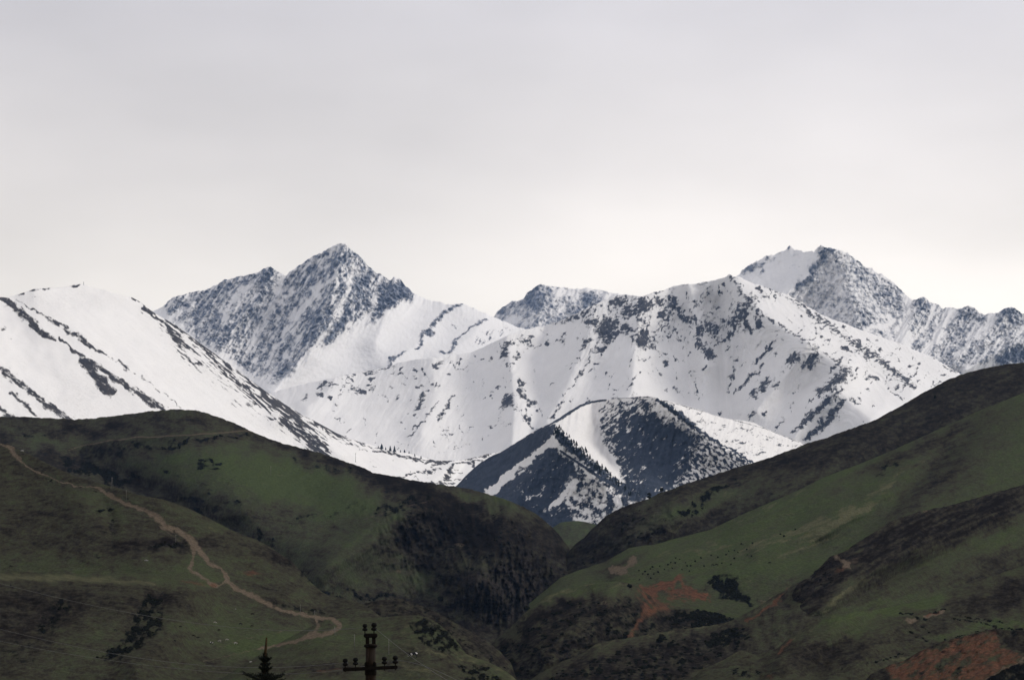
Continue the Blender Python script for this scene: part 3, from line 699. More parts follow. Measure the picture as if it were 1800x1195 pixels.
# left hill
CREST_H = [(-60, 731), (0, 732), (50, 733), (100, 735), (130, 737), (155, 736), (190, 732), (230, 727), (260, 723), (290, 721), (310, 719), (340, 720), (355, 724), (380, 731), (410, 742), (440, 757), (470, 770), (500, 780), (530, 787), (570, 798), (600, 809), (625, 816), (640, 822), (655, 830), (665, 832), (690, 836), (720, 843), (760, 849), (800, 855), (830, 860), (860, 868), (880, 875), (900, 882), (920, 890), (940, 902), (960, 917), (975, 930), (985, 942), (995, 955), (1005, 968), (1014, 985), (1022, 1010), (1035, 1040)]

def relief_H(P, t):
    r = tent(P, [(330, 720), (380, 800), (420, 880), (450, 930)], 190, 90) + tent(P, [(760, 850), (720, 900), (640, 960), (560, 1010)], 110, 120)
    r += tent(P, [(900, 885), (870, 950), (840, 1020)], 80, 110)
    r -= tent(P, [(150, 800), (250, 850), (350, 905), (450, 950), (530, 1005)], 50, 60) + tent(P, [(520, 850), (560, 880), (500, 930)], 60, 30)
    r += fbm(P[0], P[1], 110, 3, .4, 33) * 10
    r += tent(P, [(760, 880), (690, 905), (640, 935), (590, 975), (560, 1010)], 60, 34) + tent(P, [(520, 862), (470, 880), (420, 905), (380, 912)], 34, 14) + tent(P, [(640, 880), (560, 905), (500, 935), (470, 950)], 36, 16)
    r -= tent(P, [(1010, 985), (960, 1020), (900, 1070), (870, 1100)], 30, 30)
    r -= tent(P, [(620, 905), (560, 940), (520, 985)], 26, 12) + tent(P, [(800, 880), (770, 930), (740, 1000)], 34, 18) + tent(P, [(880, 900), (850, 960)], 24, 14) + tent(P, [(100, 790), (180, 830), (260, 860)], 30, 14) + tent(P, [(600, 820), (560, 850), (500, 870)], 40, 12)
    r += fbm(*rot(P[0], P[1], -35, 70, 16), 1.0, 3, .45, 38) * 2.5
    cl = poly(P, [(780, 980), (940, 960), (990, 1000), (960, 1060), (880, 1100), (800, 1050)], 30)
    r += cl * ridged(*rot(P[0], P[1], 95, 60, 14), 1.0, 4, .6, 5) * 30
    r += poly(P, [(640, 880), (900, 880), (1020, 990), (960, 1080), (740, 1080)], 40) * (fbm(P[0], P[1], 22, 4, .6, 35) * 9 + ridged(*rot(P[0], P[1], 75, 46, 16), 1.0, 3, .55, 30) * 12)
    r += tent(P, [(60, 800), (190, 776), (320, 766), (450, 760)], 10, 6)
    return r

def cover_H(P, t):
    W = warp(P, 16, 40, 9); Wf = warp(P, 6, 14, 10)
    n = fbm(P[0], P[1], 30, 5, .62, 36); hs = fbm(*rot(P[0], P[1], 12, 50, 12), 1.0, 4, .6, 37)
    sp = fbm(*rot(P[0], P[1], 15, 12, 5), 1.0, 4, .6, 39)
    c = base_cover(P, .60 + .20 * n + .17 * hs)
    d = c['dry']
    for a in [(400, 825, 190, 42, 12, -.5), (560, 860, 120, 30, 12, -.42), (70, 775, 45, 12, 10, -.5), (330, 745, 110, 16, 0, -.2), (570, 925, 110, 32, -25, -.22), (620, 985, 90, 40, -40, -.2), (850, 878, 70, 10, 15, -.5), (450, 905, 60, 20, -15, -.1), (730, 1020, 50, 18, 20, -.3), (820, 985, 60, 20, 20, -.25), (660, 930, 60, 8, -30, -.3)]:
        d += blob(W, *a)
    for a in [(200, 755, 260, 14, -4, .35), (250, 790, 160, 12, -6, .3), (560, 790, 120, 12, 20, .35), (700, 848, 110, 14, 12, .3), (250, 850, 110, 14, 15, .25), (800, 920, 110, 40, 25, .25), (700, 950, 70, 22, 25, .2)]:
        d += blob(W, *a)
    c['soil'] += line(Wf, [(120, 791), (160, 781), (190, 775), (260, 768), (320, 765), (380, 761), (430, 756), (462, 762)], [1, 1.2, 1.6, 1.6, 1.6, 1.6, 1.6, 1], .0) + line(warp(P, 2, 40, 8), [(120, 791), (160, 781), (190, 775), (260, 768), (320, 765), (380, 761), (430, 756), (462, 762)], [.8, 1, 1.3, 1.3, 1.3, 1.3, 1.3, .8], .66)
    c['soil'] += line(P, [(640, 912), (680, 900), (720, 888), (750, 882)], 1.4, .5) + blob(P, 808, 957, 10, 3, 5, .8) + blob(P, 700, 1004, 8, 3, 0, .5)
    s = c['shrub']
    for a in [(270, 778, 90, 6, -6, .55), (390, 770, 90, 5, -3, .55), (60, 765, 60, 6, 10, .45), (190, 800, 70, 9, -8, .5), (140, 815, 40, 10, 15, .62), (165, 830, 24, 10, 10, .72), (200, 845, 36, 9, 25, .62), (225, 838, 30, 6, -5, .62), (290, 827, 20, 5, -8, .62), (370, 815, 20, 5, -25, .72), (362, 826, 12, 2.5, 0, .8), (318, 833, 16, 3, 0, .5), (375, 855, 32, 4, 0, .5), (350, 880, 45, 9, 0, .58), (345, 900, 28, 8, 25, .6), (420, 885, 36, 5, -12, .45),
              (530, 815, 60, 5, 15, .5), (600, 825, 60, 8, 18, .55), (560, 865, 50, 4, -8, .3), (500, 930, 60, 10, -20, .38), (600, 895, 70, 6, -18, .42), (460, 940, 30, 8, 30, .5), (700, 890, 60, 8, -12, .5), (530, 1005, 12, 14, 35, .8), (545, 1030, 14, 8, 40, .7), (645, 1045, 60, 8, 0, .62), (570, 1045, 40, 8, 20, .45)]:
        s += blob(W, *a)
    gorge0 = poly(W, [(680, 880), (760, 875), (890, 890), (950, 915), (1010, 980), (1030, 1040), (900, 1110), (740, 1110), (700, 1060), (760, 1040), (740, 980)], 30)
    d += .20 * gorge0
    gorge = poly(W, [(680, 870), (760, 865), (890, 885), (950, 915), (1010, 980), (1030, 1040), (900, 1110), (720, 1110), (640, 1060), (760, 1040), (740, 980), (690, 930)], 30)
    s += gorge * (.38 + .46 * sp + .2 * n)
    cl = poly(W, [(800, 1010), (870, 985), (930, 990), (960, 1040), (890, 1100), (830, 1090)], 16)
    cl2 = poly(W, [(890, 900), (950, 920), (1010, 985), (990, 1020), (930, 1000), (900, 950)], 14)
    vs_ = ridged(*rot(P[0], P[1], 92, 30, 6), 1.0, 4, .6, 6)
    c['rock'] += cl * (.40 + .4 * vs_) + cl2 * (.34 + .4 * sp)
    s -= cl * .12; s -= cl2 * .1
    d -= cl * .1
    return c
H = Layer('hill', M_HILL, CREST_H, [(-60, 900), (300, 960), (520, 1060), (700, 1120), (900, 1150), (1035, 1120)], [(-60, 2700), (400, 2600), (1035, 2300)], [(-60, 2250), (400, 2150), (700, 1950), (1035, 1900)], -60, 1035, 1.95, 1.85, jag=1.1, jag_s=9, relief=relief_H, cover=cover_H, prof=round_prof, rough=.14)

# right hill, dark brown upper part
CREST_I = [(940, 1040), (990, 985), (1005, 962), (1015, 953), (1028, 944), (1040, 930), (1050, 920), (1062, 909), (1080, 898), (1100, 889), (1120, 882), (1140, 876), (1160, 866), (1180, 860), (1200, 852), (1250, 836), (1300, 820), (1350, 805), (1400, 787), (1420, 778), (1450, 770), (1500, 752), (1540, 737), (1580, 715), (1620, 692), (1660, 670), (1690, 658), (1720, 650), (1750, 643), (1780, 639), (1800, 637), (1860, 632)]

def relief_I(P, t):
    r = tent(P, [(1200, 852), (1180, 900), (1120, 950)], 70, 60) + tent(P, [(1500, 755), (1450, 820), (1380, 880)], 120, 60)
    r += fbm(P[0], P[1], 120, 3, .4, 43) * 9 + fbm(*rot(P[0], P[1], -22, 110, 22), 1.0, 3, .45, 49) * 3 + poly(P, [(1000, 960), (1060, 900), (1200, 870), (1180, 940), (1060, 990)], 25) * fbm(P[0], P[1], 20, 4, .6, 44) * 9
    r -= tent(P, [(1560, 830), (1620, 800), (1660, 770)], 16, 16)
    return r

def cover_I(P, t):
    W = warp(P, 12, 34, 12)
    n = fbm(P[0], P[1], 30, 5, .62, 46); hs = fbm(*rot(P[0], P[1], -22, 60, 9), 1.0, 4, .6, 47); sp = fbm(*rot(P[0], P[1], -15, 12, 5), 1.0, 4, .6, 48)
    c = base_cover(P, .77 + .13 * n + .14 * hs)
    d = c['dry']
    for a in [(1230, 885, 60, 16, -25, -.3), (1170, 905, 60, 14, -30, -.35), (1290, 872, 80, 10, -20, -.35), (1400, 850, 120, 10, -22, -.18), (1140, 890, 30, 8, -30, -.3)]: d += blob(W, *a)
    s = c['shrub']
    for a in [(1260, 862, 36, 7, -18, .75), (1225, 890, 26, 10, -30, .7), (1205, 905, 14, 8, 0, .5), (1368, 875, 6, 3, 0, .7), (1352, 872, 4, 3, 0, .6), (1480, 800, 30, 8, -25, .4), (1320, 830, 40, 4, -18, .4), (1600, 745, 60, 10, -20, .35), (1170, 865, 30, 5, -20, .4), (1700, 670, 90, 10, -20, .35), (1500, 770, 90, 8, -22, .3)]: s += blob(W, *a)
    g = poly(W, [(1000, 965), (1040, 925), (1100, 885), (1150, 890), (1190, 925), (1160, 955), (1060, 985), (1000, 1020)], 14)
    s += g * (.38 + .36 * sp)
    c['rock'] += g * (.12 + .3 * sp)
    c['pale'] += blob(W, 1285, 872, 22, 5, -15, .5) + blob(W, 1190, 925, 40, 4, -10, .4)
    return c
I1 = Layer('hill', M_HILL, CREST_I, [(940, 1060), (1150, 1000), (1400, 930), (1860, 780)], [(940, 2250), (1200, 2350), (1860, 2650)], [(940, 2100), (1200, 2180), (1860, 2400)], 940, 1860, 1.95, 1.85, jag=.9, jag_s=9, relief=relief_I, cover=cover_I, prof=round_prof, rough=.14)

# bright grass slope below it
CREST_I2 = [(930, 1060), (985, 1015), (1010, 1004), (1030, 998), (1060, 988), (1090, 972), (1105, 963), (1125, 959), (1150, 957), (1165, 953), (1180, 948), (1220, 938), (1250, 930), (1300, 906), (1350, 884), (1400, 863), (1450, 838), (1480, 826), (1520, 812), (1560, 795), (1620, 768), (1660, 750), (1720, 722), (1800, 690), (1860, 668)]

def relief_I2(P, t):
    r = tent(P, [(1400, 865), (1300, 930), (1180, 1000)], 120, 50) + tent(P, [(1150, 957), (1120, 990), (1090, 1020)], 40, 24)
    r -= tent(P, [(1660, 800), (1560, 905), (1470, 970)], 40, 30)
    r += tent(P, [(1290, 1010), (1350, 1000)], 60, 14)
    r += fbm(P[0], P[1], 120, 3, .4, 53) * 8 + fbm(*rot(P[0], P[1], -22, 130, 24), 1.0, 3, .45, 54) * 4
    r += tent(P, [(1480, 835), (1350, 895), (1230, 950), (1150, 985)], 28, 16) - tent(P, [(1500, 870), (1380, 915), (1260, 965)], 22, 12) + tent(P, [(1560, 870), (1450, 925), (1330, 965)], 26, 14) - tent(P, [(1700, 770), (1620, 840), (1520, 910), (1440, 960)], 26, 16) + tent(P, [(1330, 1000), (1270, 1010), (1200, 1020)], 26, 10) - tent(P, [(1300, 1040), (1250, 1020), (1200, 1005)], 20, 8)
    return r

def cover_I2(P, t):
    W = warp(P, 10, 30, 13); Wf = warp(P, 6, 12, 14)
    n = fbm(P[0], P[1], 30, 5, .62, 56); hs = fbm(*rot(P[0], P[1], -22, 60, 9), 1.0, 4, .6, 57); sp = fbm(P[0], P[1], 8, 3, .5, 58)
    c = base_cover(P, .22 + .13 * n + .17 * hs)
    d = c['dry']
    for a in [(1300, 960, 130, 40, -18, -.08), (1450, 860, 110, 22, -25, -.15), (1330, 1005, 90, 14, -8, -.2), (1500, 900, 80, 18, -25, -.05)]: d += blob(W, *a)
    for a in [(1560, 812, 140, 10, -25, .35), (1700, 760, 140, 22, -25, .2), (1660, 830, 50, 40, -45, .28), (1600, 880, 60, 16, -40, .34), (1720, 800, 60, 20, -35, .2), (1370, 1040, 60, 18, -10, .1), (1060, 1000, 40, 10, -15, .25), (1100, 990, 30, 6, -20, .2), (1200, 1035, 60, 12, 0, .35)]: d += blob(W, *a)
    c['pale'] += blob(W, 1400, 935, 130, 9, -20, .55) + blob(W, 1480, 915, 90, 8, -27, .6) + blob(W, 1230, 965, 60, 7, -8, .48) + blob(W, 1330, 900, 80, 5, -22, .48) + blob(W, 1560, 850, 70, 7, -35, .5) + blob(W, 1440, 955, 80, 5, -18, .4) + .13 * hs
    s = c['shrub']
    for a in [(1270, 1025, 28, 10, -8, .85), (1290, 1040, 30, 12, 15, .85), (1275, 1048, 20, 6, 0, .6), (1245, 1027, 10, 4, -10, .6), (1310, 1052, 20, 6, 10, .6), (1620, 860, 30, 8, -40, .2), (1585, 893, 30, 6, -40, .2), (1562, 821, 36, 3.5, -28, .62), (1600, 805, 20, 2, -28, .5), (1660, 830, 30, 6, -45, .2)]: s += blob(W, *a)
    # small dark tufts strung along the slope
    s += poly(W, [(1110, 1010), (1160, 990), (1300, 955), (1420, 925), (1400, 950), (1280, 985), (1180, 1010), (1120, 1028)], 14) * np.clip(sp * 1.3 - .45, 0, 1)
    q = c['soil']
    q += line(Wf, [(1116, 980), (1108, 990), (1100, 997), (1075, 1000)], [5, 7, 5, 3], .7) + blob(Wf, 1095, 1005, 16, 5, 10, .5)
    r_ = c['redsoil']
    r_ += line(Wf, [(1192, 1014), (1180, 1022), (1160, 1030), (1130, 1042)], [3, 5, 6, 7], .8) + line(Wf, [(1196, 1016), (1202, 1030), (1225, 1040), (1245, 1050)], [4, 3, 4, 3], .78) + line(Wf, [(1170, 1030), (1200, 1040), (1240, 1052)], 3, .68) + line(Wf, [(1120, 1036), (1130, 1052), (1136, 1066)], [3, 5, 4], .85) + poly(Wf, [(1125, 1034), (1170, 1030), (1240, 1050), (1200, 1062), (1140, 1070)], 10, .6) * np.clip(ridged(*rot(P[0], P[1], 22, 40, 9), 1.0, 4, .6, 59) * 1.5, 0, 1.2)
    r_ += line(Wf, [(1310, 1088), (1335, 1075), (1360, 1060), (1392, 1035)], [4, 6, 6, 5], .85)
    q += line(Wf, [(1340, 1058), (1370, 1052), (1395, 1040)], 2, .6)
    return c
I2 = Layer('hill', M_HILL, CREST_I2, [(930, 1110), (1200, 1100), (1400, 1100), (1600, 960), (1860, 900)], [(930, 1850), (1200, 1980), (1860, 2250)], [(930, 1560), (1200, 1560), (1450, 1620), (1860, 1950)], 930, 1860, 1.95, 1.85, jag=.4, jag_s=16, relief=relief_I2, cover=cover_I2, prof=round_prof, rough=.12)

# mound in the valley mouth
CREST_M = [(850, 1140), (895, 1105), (917, 1082), (930, 1069), (940, 1061), (955, 1051), (967, 1044), (985, 1037), (1001, 1033), (1025, 1028), (1051, 1024), (1085, 1021), (1105, 1024), (1120, 1030), (1140, 1045), (1170, 1062), (1210, 1068), (1260, 1078), (1300, 1090), (1350, 1120)]

def cover_M(P, t):
    W = warp(P, 10, 24, 16); Wf = warp(P, 5, 12, 17)
    n = fbm(P[0], P[1], 22, 5, .62, 61); sp = fbm(*rot(P[0], P[1], -10, 14, 7), 1.0, 4, .6, 62)
    c = base_cover(P, .45 + .3 * n)
    c['dry'] -= line(W, [(930, 1070), (1001, 1038), (1085, 1026)], [5, 10, 14], .35)  # greener strip: the lit top of the mound put into the colour
    c['dry'] += blob(W, 980, 1065, 60, 12, -20, .35)
    c['pale'] += line(W, [(905, 1100), (940, 1062), (1001, 1034), (1070, 1023), (1110, 1026)], [2, 3, 3, 3, 4], .45)  # pale rim paints the lit crest of the mound
    low = poly(W, [(850, 1150), (930, 1085), (990, 1052), (1060, 1045), (1140, 1055), (1250, 1070), (1350, 1110), (1350, 1220), (850, 1220)], 12)
    c['dry'] += low * .30
    c['shrub'] += low * (.46 + .36 * sp + .15 * n)
    for a in [(1235, 1085, 40, 16, 0, .7), (1265, 1078, 30, 12, 10, .5), (1100, 1110, 30, 10, -40, .3)]: c['shrub'] += blob(W, *a)
    c['redsoil'] += poly(Wf, [(1118, 1032), (1150, 1042), (1200, 1062), (1170, 1075), (1145, 1085), (1132, 1070), (1122, 1050)], 7, .8) * np.clip(ridged(*rot(P[0], P[1], 50, 34, 9), 1.0, 4, .6, 65) * 1.4, 0, 1.1) + line(Wf, [(1136, 1070), (1120, 1100), (1106, 1120)], [6, 5, 4], .6)
    c['shrub'] -= poly(Wf, [(1118, 1032), (1150, 1042), (1200, 1062), (1170, 1075), (1140, 1085), (1106, 1125), (1125, 1080)], 7, .6)
    c['soil'] += line(Wf, [(1050, 1059), (1080, 1060), (1115, 1075)], 1.2, .5)
    return c
Mm = Layer('hill', M_HILL_NEAR, CREST_M, 1205, [(850, 1480), (1350, 1530)], [(850, 1300), (1350, 1320)], 850, 1350, 1.95, 1.85, jag=.6, jag_s=14,
          relief=lambda P, t: fbm(P[0], P[1], 50, 4, .5, 63) * 7 + tent(P, [(1085, 1022), (1040, 1080), (960, 1140)], 90, 50), cover=cover_M, prof=lambda P, t: t * .7 + .3 * t ** 4, rough=.4)

# lower shoulder with scrub
CREST_N = [(880, 1230), (930, 1195), (960, 1170), (985, 1158), (1017, 1146), (1035, 1136), (1051, 1130), (1075, 1125), (1101, 1121), (1130, 1116), (1151, 1113), (1190, 1106), (1218, 1103), (1252, 1099), (1285, 1090), (1310, 1078), (1335, 1064), (1360, 1048), (1386, 1034), (1410, 1018), (1440, 1010)]

def cover_N(P, t):
    W = warp(P, 9, 22, 18)
    n = fbm(P[0], P[1], 20, 5, .62, 66); sp = fbm(*rot(P[0], P[1], -10, 12, 7), 1.0, 4, .6, 67)
    c = base_cover(P, .55 + .3 * n)
    c['pale'] += line(W, [(1017, 1147), (1101, 1123), (1218, 1105), (1285, 1092)], 3, .45) + line(W, [(1310, 1080), (1386, 1038)], 5, .4)
    low = poly(W, [(880, 1240), (1000, 1165), (1100, 1136), (1220, 1115), (1300, 1105), (1330, 1120), (1290, 1150), (1230, 1175), (1180, 1230)], 9)
    c['dry'] += low * .25
    c['shrub'] += low * (.46 + .38 * sp) + blob(W, 1160, 1122, 8, 8, 0, .7) + blob(W, 1275, 1118, 30, 10, -10, .5)
    c['rock'] += low * (.1 + .45 * n)
    c['redsoil'] += line(W, [(1312, 1088), (1335, 1078), (1365, 1056), (1380, 1042)], [2, 4, 4, 2], .75)
    return c
Nn = Layer('hill', M_HILL_NEAR, CREST_N, 1215, [(880, 1300), (1440, 1450)], [(880, 1150), (1440, 1250)], 880, 1440, 1.95, 1.85, jag=.9, jag_s=12,
          relief=lambda P, t: fbm(P[0], P[1], 46, 4, .5, 68) * 6, cover=cover_N, prof=round_prof, rough=.5)

# dark spur on the right
CREST_J = [(1290, 1200), (1330, 1130), (1350, 1108), (1370, 1085), (1380, 1068), (1390, 1050), (1396, 1036), (1404, 1025), (1420, 1015), (1432, 1006), (1445, 992), (1458, 978), (1470, 974), (1490, 965), (1520, 945), (1560, 920), (1580, 910), (1620, 898), (1680, 886), (1720, 873), (1760, 862), (1800, 852), (1860, 836)]

def cover_J(P, t):
    W = warp(P, 10, 26, 20); Wf = warp(P, 5, 12, 21)
    n = fbm(P[0], P[1], 24, 5, .62, 71); hs = fbm(*rot(P[0], P[1], -24, 50, 8), 1.0, 4, .6, 72); sp = fbm(*rot(P[0], P[1], -40, 12, 5), 1.0, 4, .6, 73)
    c = base_cover(P, .50 + .13 * n + .14 * hs)
    dk = poly(W, [(1370, 1090), (1390, 1030), (1450, 980), (1500, 960), (1580, 908), (1800, 850), (1870, 830), (1870, 870), (1800, 890), (1720, 940), (1640, 955), (1560, 985), (1500, 1010), (1470, 1030), (1440, 1060), (1390, 1100)], 12)  # dark brown band; also paints the shade of the left-facing side
    c['dry'] += dk * (.38 + .22 * hs + .12 * sp) + blob(W, 1560, 1020, 90, 20, -25, .15) + blob(W, 1760, 1000, 60, 20, -15, .2)
    c['dry'] += blob(W, 1650, 990, 120, 14, -22, -.25) + blob(W, 1780, 940, 60, 14, -20, -.25) + blob(W, 1550, 1060, 100, 10, -10, -.35)
    rk = poly(W, [(1372, 1092), (1385, 1050), (1420, 1012), (1455, 980), (1480, 985), (1470, 1010), (1440, 1040), (1400, 1075)], 7)
    c['rock'] += rk * (.4 + .4 * sp); c['shrub'] += rk * (.22 + .4 * sp) + dk * (.16 + .34 * sp)
    c['soil'] += line(Wf, [(1470, 978), (1480, 988), (1492, 996)], 4, .6) + blob(Wf, 1500, 985, 22, 6, -30, .45) + line(Wf, [(1610, 897), (1640, 892)], 1.6, .6)
    c['redsoil'] += blob(Wf, 1480, 1000, 16, 5, -30, .5)
    c['shrub'] += line(P, [(1650, 1048), (1702, 1022), (1750, 1002), (1800, 988)], 1.0, .5)
    c['pale'] += line(W, [(1340, 1140), (1420, 1085), (1480, 1045), (1540, 1010)], 5, .4) + blob(W, 1480, 1050, 50, 6, -30, .3)
    return c
J = Layer('hill', M_HILL_NEAR, CREST_J, [(1290, 1225), (1500, 1150), (1860, 1080)], [(1290, 1350), (1500, 1500), (1860, 1750)], [(1290, 1220), (1500, 1340), (1860, 1540)], 1290, 1860, 1.95, 1.85, jag=1.2, jag_s=12,
          relief=lambda P, t: fbm(P[0], P[1], 110, 3, .4, 74) * 7 + fbm(*rot(P[0], P[1], -24, 100, 20), 1.0, 3, .5, 75) * 2.5 + tent(P, [(1780, 880), (1650, 940), (1540, 1000), (1440, 1070)], 30, 14) - tent(P, [(1760, 930), (1640, 985), (1520, 1040)], 26, 12) + poly(P, [(1370, 1090), (1390, 1030), (1450, 975), (1490, 980), (1440, 1050)], 10) * ridged(P[0], P[1], 16, 4, .6, 76) * 2.5 + tent(P, [(1400, 1030), (1470, 1000), (1600, 950)], 60, 20), cover=cover_J, prof=round_prof, rough=.22)

# green slope at lower right
CREST_K = [(1180, 1225), (1235, 1175), (1270, 1160), (1302, 1142), (1330, 1150), (1367, 1138), (1385, 1122), (1400, 1111), (1434, 1093), (1455, 1083), (1474, 1077), (1501, 1075), (1530, 1072), (1568, 1066), (1600, 1059), (1635, 1050), (1670, 1038), (1702, 1026), (1750, 1010), (1800, 993), (1860, 975)]

def relief_K(P, t):
    r = fbm(P[0], P[1], 100, 3, .4, 81) * 6 + fbm(*rot(P[0], P[1], -18, 100, 22), 1.0, 3, .45, 88) * 2 + tent(P, [(1500, 1076), (1440, 1110), (1370, 1160)], 60, 22) - tent(P, [(1540, 1085), (1480, 1130), (1430, 1180)], 30, 10) + tent(P, [(1640, 1060), (1560, 1110), (1500, 1170)], 34, 10)
    for p in K_TRACKS: r -= tent(P, p, 3.0, 1.0)
    return r
K_TRACKS = [[(1580, 1078), (1598, 1077), (1612, 1083), (1628, 1088)], [(1604, 1083), (1622, 1088)], [(1660, 1085), (1690, 1089), (1720, 1094), (1752, 1101)], [(1680, 1081), (1710, 1086), (1740, 1090), (1765, 1094)], [(1618, 1100), (1632, 1110), (1642, 1122)], [(1598, 1111), (1614, 1119), (1630, 1126)], [(1640, 1131), (1660, 1126), (1685, 1119), (1710, 1112), (1736, 1106)], [(1755, 1104), (1775, 1104), (1800, 1106)], [(1540, 1162), (1556, 1158), (1590, 1148)], [(1625, 1080), (1645, 1075), (1662, 1070)]]

def cover_K(P, t):
    W = warp(P, 9, 22, 22); Wf = warp(P, 3, 9, 23)
    n = fbm(P[0], P[1], 26, 5, .62, 82); hs = fbm(*rot(P[0], P[1], -18, 50, 9), 1.0, 4, .6, 83); sp = fbm(*rot(P[0], P[1], -25, 12, 6), 1.0, 4, .6, 84)
    c = base_cover(P, .48 + .15 * n + .14 * hs)
    c['dry'] += line(W, [(1440, 1092), (1500, 1080), (1570, 1071), (1650, 1050)], [5, 8, 9, 7], -.55) + blob(W, 1500, 1105, 50, 14, -10, -.3) + blob(W, 1680, 1112, 60, 7, -14, -.42) + blob(W, 1775, 1098, 40, 6, 0, -.6) + blob(W, 1730, 1060, 90, 20, -20, .3) + blob(W, 1450, 1150, 90, 26, -10, .3) + blob(W, 1620, 1130, 40, 14, 20, .1) + blob(W, 1790, 1050, 50, 24, -10, .2)  # greener crest strip also puts the lit ridge into the colour
    c['pale'] += line(W, [(1260, 1165), (1300, 1142), (1330, 1120)], 7, .45) + line(W, [(1380, 1125), (1434, 1095), (1474, 1080)], 2.5, .4) + line(W, [(1570, 1160), (1610, 1146)], 3, .5)
    for p in K_TRACKS: c['shrub'] = np.maximum(c['shrub'], line(Wf, p, 1.3, .8))
    c['shrub'] += blob(W, 1310, 1180, 30, 14, 0, .5) + blob(W, 1500, 1170, 70, 14, -10, .35) + blob(W, 1600, 1100, 20, 5, -10, .4) + .3 * np.clip(sp - .1, 0, 1)
    c['soil'] += blob(Wf, 1602, 1090, 12, 4, 0, .8) + line(Wf, [(1625, 1083), (1640, 1080), (1657, 1074)], 3, .8)
    c['redsoil'] += line(Wf, [(1390, 1125), (1375, 1140), (1368, 1148)], 3, .6) + line(Wf, [(1628, 1081), (1650, 1075)], 1.8, .8) + blob(Wf, 1355, 1190, 8, 6, 0, .5)
    return c
K = Layer('hill', M_HILL_NEAR, CREST_K, [(1180, 1235), (1860, 1240)], [(1180, 1080), (1450, 1150), (1860, 1300)], [(1180, 1000), (1450, 1020), (1860, 1090)], 1180, 1860, 1.75, 1.75, jag=.5, jag_s=14, relief=relief_K, cover=cover_K, prof=round_prof, rough=.18)

# red soil bank in the lower right corner
CREST_L = [(1490, 1230), (1530, 1185), (1556, 1172), (1568, 1166), (1590, 1160), (1610, 1148), (1630, 1138), (1645, 1131), (1685, 1120), (1710, 1113), (1735, 1107), (1750, 1104), (1762, 1106), (1780, 1108), (1800, 1108), (1860, 1112)]

def cover_L(P, t):
    W = warp(P, 7, 18, 25); Wf = warp(P, 4, 10, 26)
    n = fbm(P[0], P[1], 20, 5, .62, 91); st = fbm(*rot(P[0], P[1], -38, 26, 5), 1.0, 4, .6, 92)
    c = base_cover(P, .75 + .25 * n)
    red = poly(W, [(1556, 1174), (1600, 1156), (1625, 1142), (1680, 1123), (1735, 1109), (1752, 1112), (1760, 1130), (1800, 1150), (1786, 1166), (1758, 1182), (1720, 1200), (1600, 1200), (1570, 1190)], 7)
    c['redsoil'] += red * (.66 + .42 * st)
    c['dry'] += -.2 * red
    for a in [(1660, 1166, 26, 6, -32, .6), (1690, 1172, 18, 5, -45, .8), (1660, 1136, 8, 3, -20, .8), (1685, 1130, 5, 2.5, -20, .7), (1778, 1112, 16, 5, 10, .8), (1770, 1130, 12, 8, 30, .5), (1740, 1160, 14, 5, -30, .4), (1610, 1184, 14, 4, -20, .5)]: 
        c['redsoil'] -= blob(Wf, *a); c['shrub'] += blob(Wf, *(a[:5] + (a[5] * .85,)))
    c['shrub'] += line(Wf, [(1640, 1133), (1690, 1120), (1735, 1108)], 1.2, .7)
    c['shrub'] += poly(W, [(1860, 1140), (1800, 1158), (1750, 1188), (1715, 1204), (1715, 1260), (1860, 1260)], 5, .95)
    c['soil'] += line(W, [(1798, 1158), (1765, 1180), (1720, 1200)], 2.5, .7) + blob(W, 1572, 1172, 8, 5, 0, .6)
    return c
Ll = Layer('hill', M_HILL_NEAR, CREST_L, 1240, [(1490, 900), (1860, 930)], [(1490, 800), (1860, 800)], 1490, 1860, 1.75, 1.75, jag=.6, jag_s=12,
          relief=lambda P, t: fbm(P[0], P[1], 30, 5, .6, 93) * 4 + ridged(*rot(P[0], P[1], -38, 40, 9), 1.0, 3, .5, 9) * 2.5 + tent(P, [(1800, 1152), (1760, 1178), (1710, 1202)], 14, 5), cover=cover_L, rough=.8)

# scrub slope on the left of the gorge mouth
CREST_S = [(560, 1120), (620, 1066), (660, 1055), (700, 1052), (740, 1062), (780, 1082), (820, 1105), (858, 1128), (880, 1145), (898, 1165), (906, 1185), (915, 1210), (930, 1240)]

def cover_S(P, t):
    W = warp(P, 9, 20, 27)
    n = fbm(P[0], P[1], 20, 5, .62, 95); sp = fbm(*rot(P[0], P[1], 20, 12, 6), 1.0, 4, .6, 96)
    c = base_cover(P, .7 + .3 * n)
    c['shrub'] += .36 + .36 * sp - line(W, [(820, 1108), (858, 1130), (898, 1166)], 6, .35) + blob(W, 750, 1115, 40, 30, 30, .35)
    c['rock'] += line(W, [(830, 1112), (862, 1133), (895, 1165)], 5, .5)
    c['shrub'] -= blob(W, 660, 1056, 60, 3, 0, .4)
    return c
S = Layer('hill', M_HILL_NEAR, CREST_S, 1245, 1200, 1000, 560, 930, 1.95, 1.85, jag=1.2, jag_s=12, relief=lambda P, t: fbm(P[0], P[1], 40, 4, .5, 97) * 5, cover=cover_S, prof=round_prof, rough=.5)

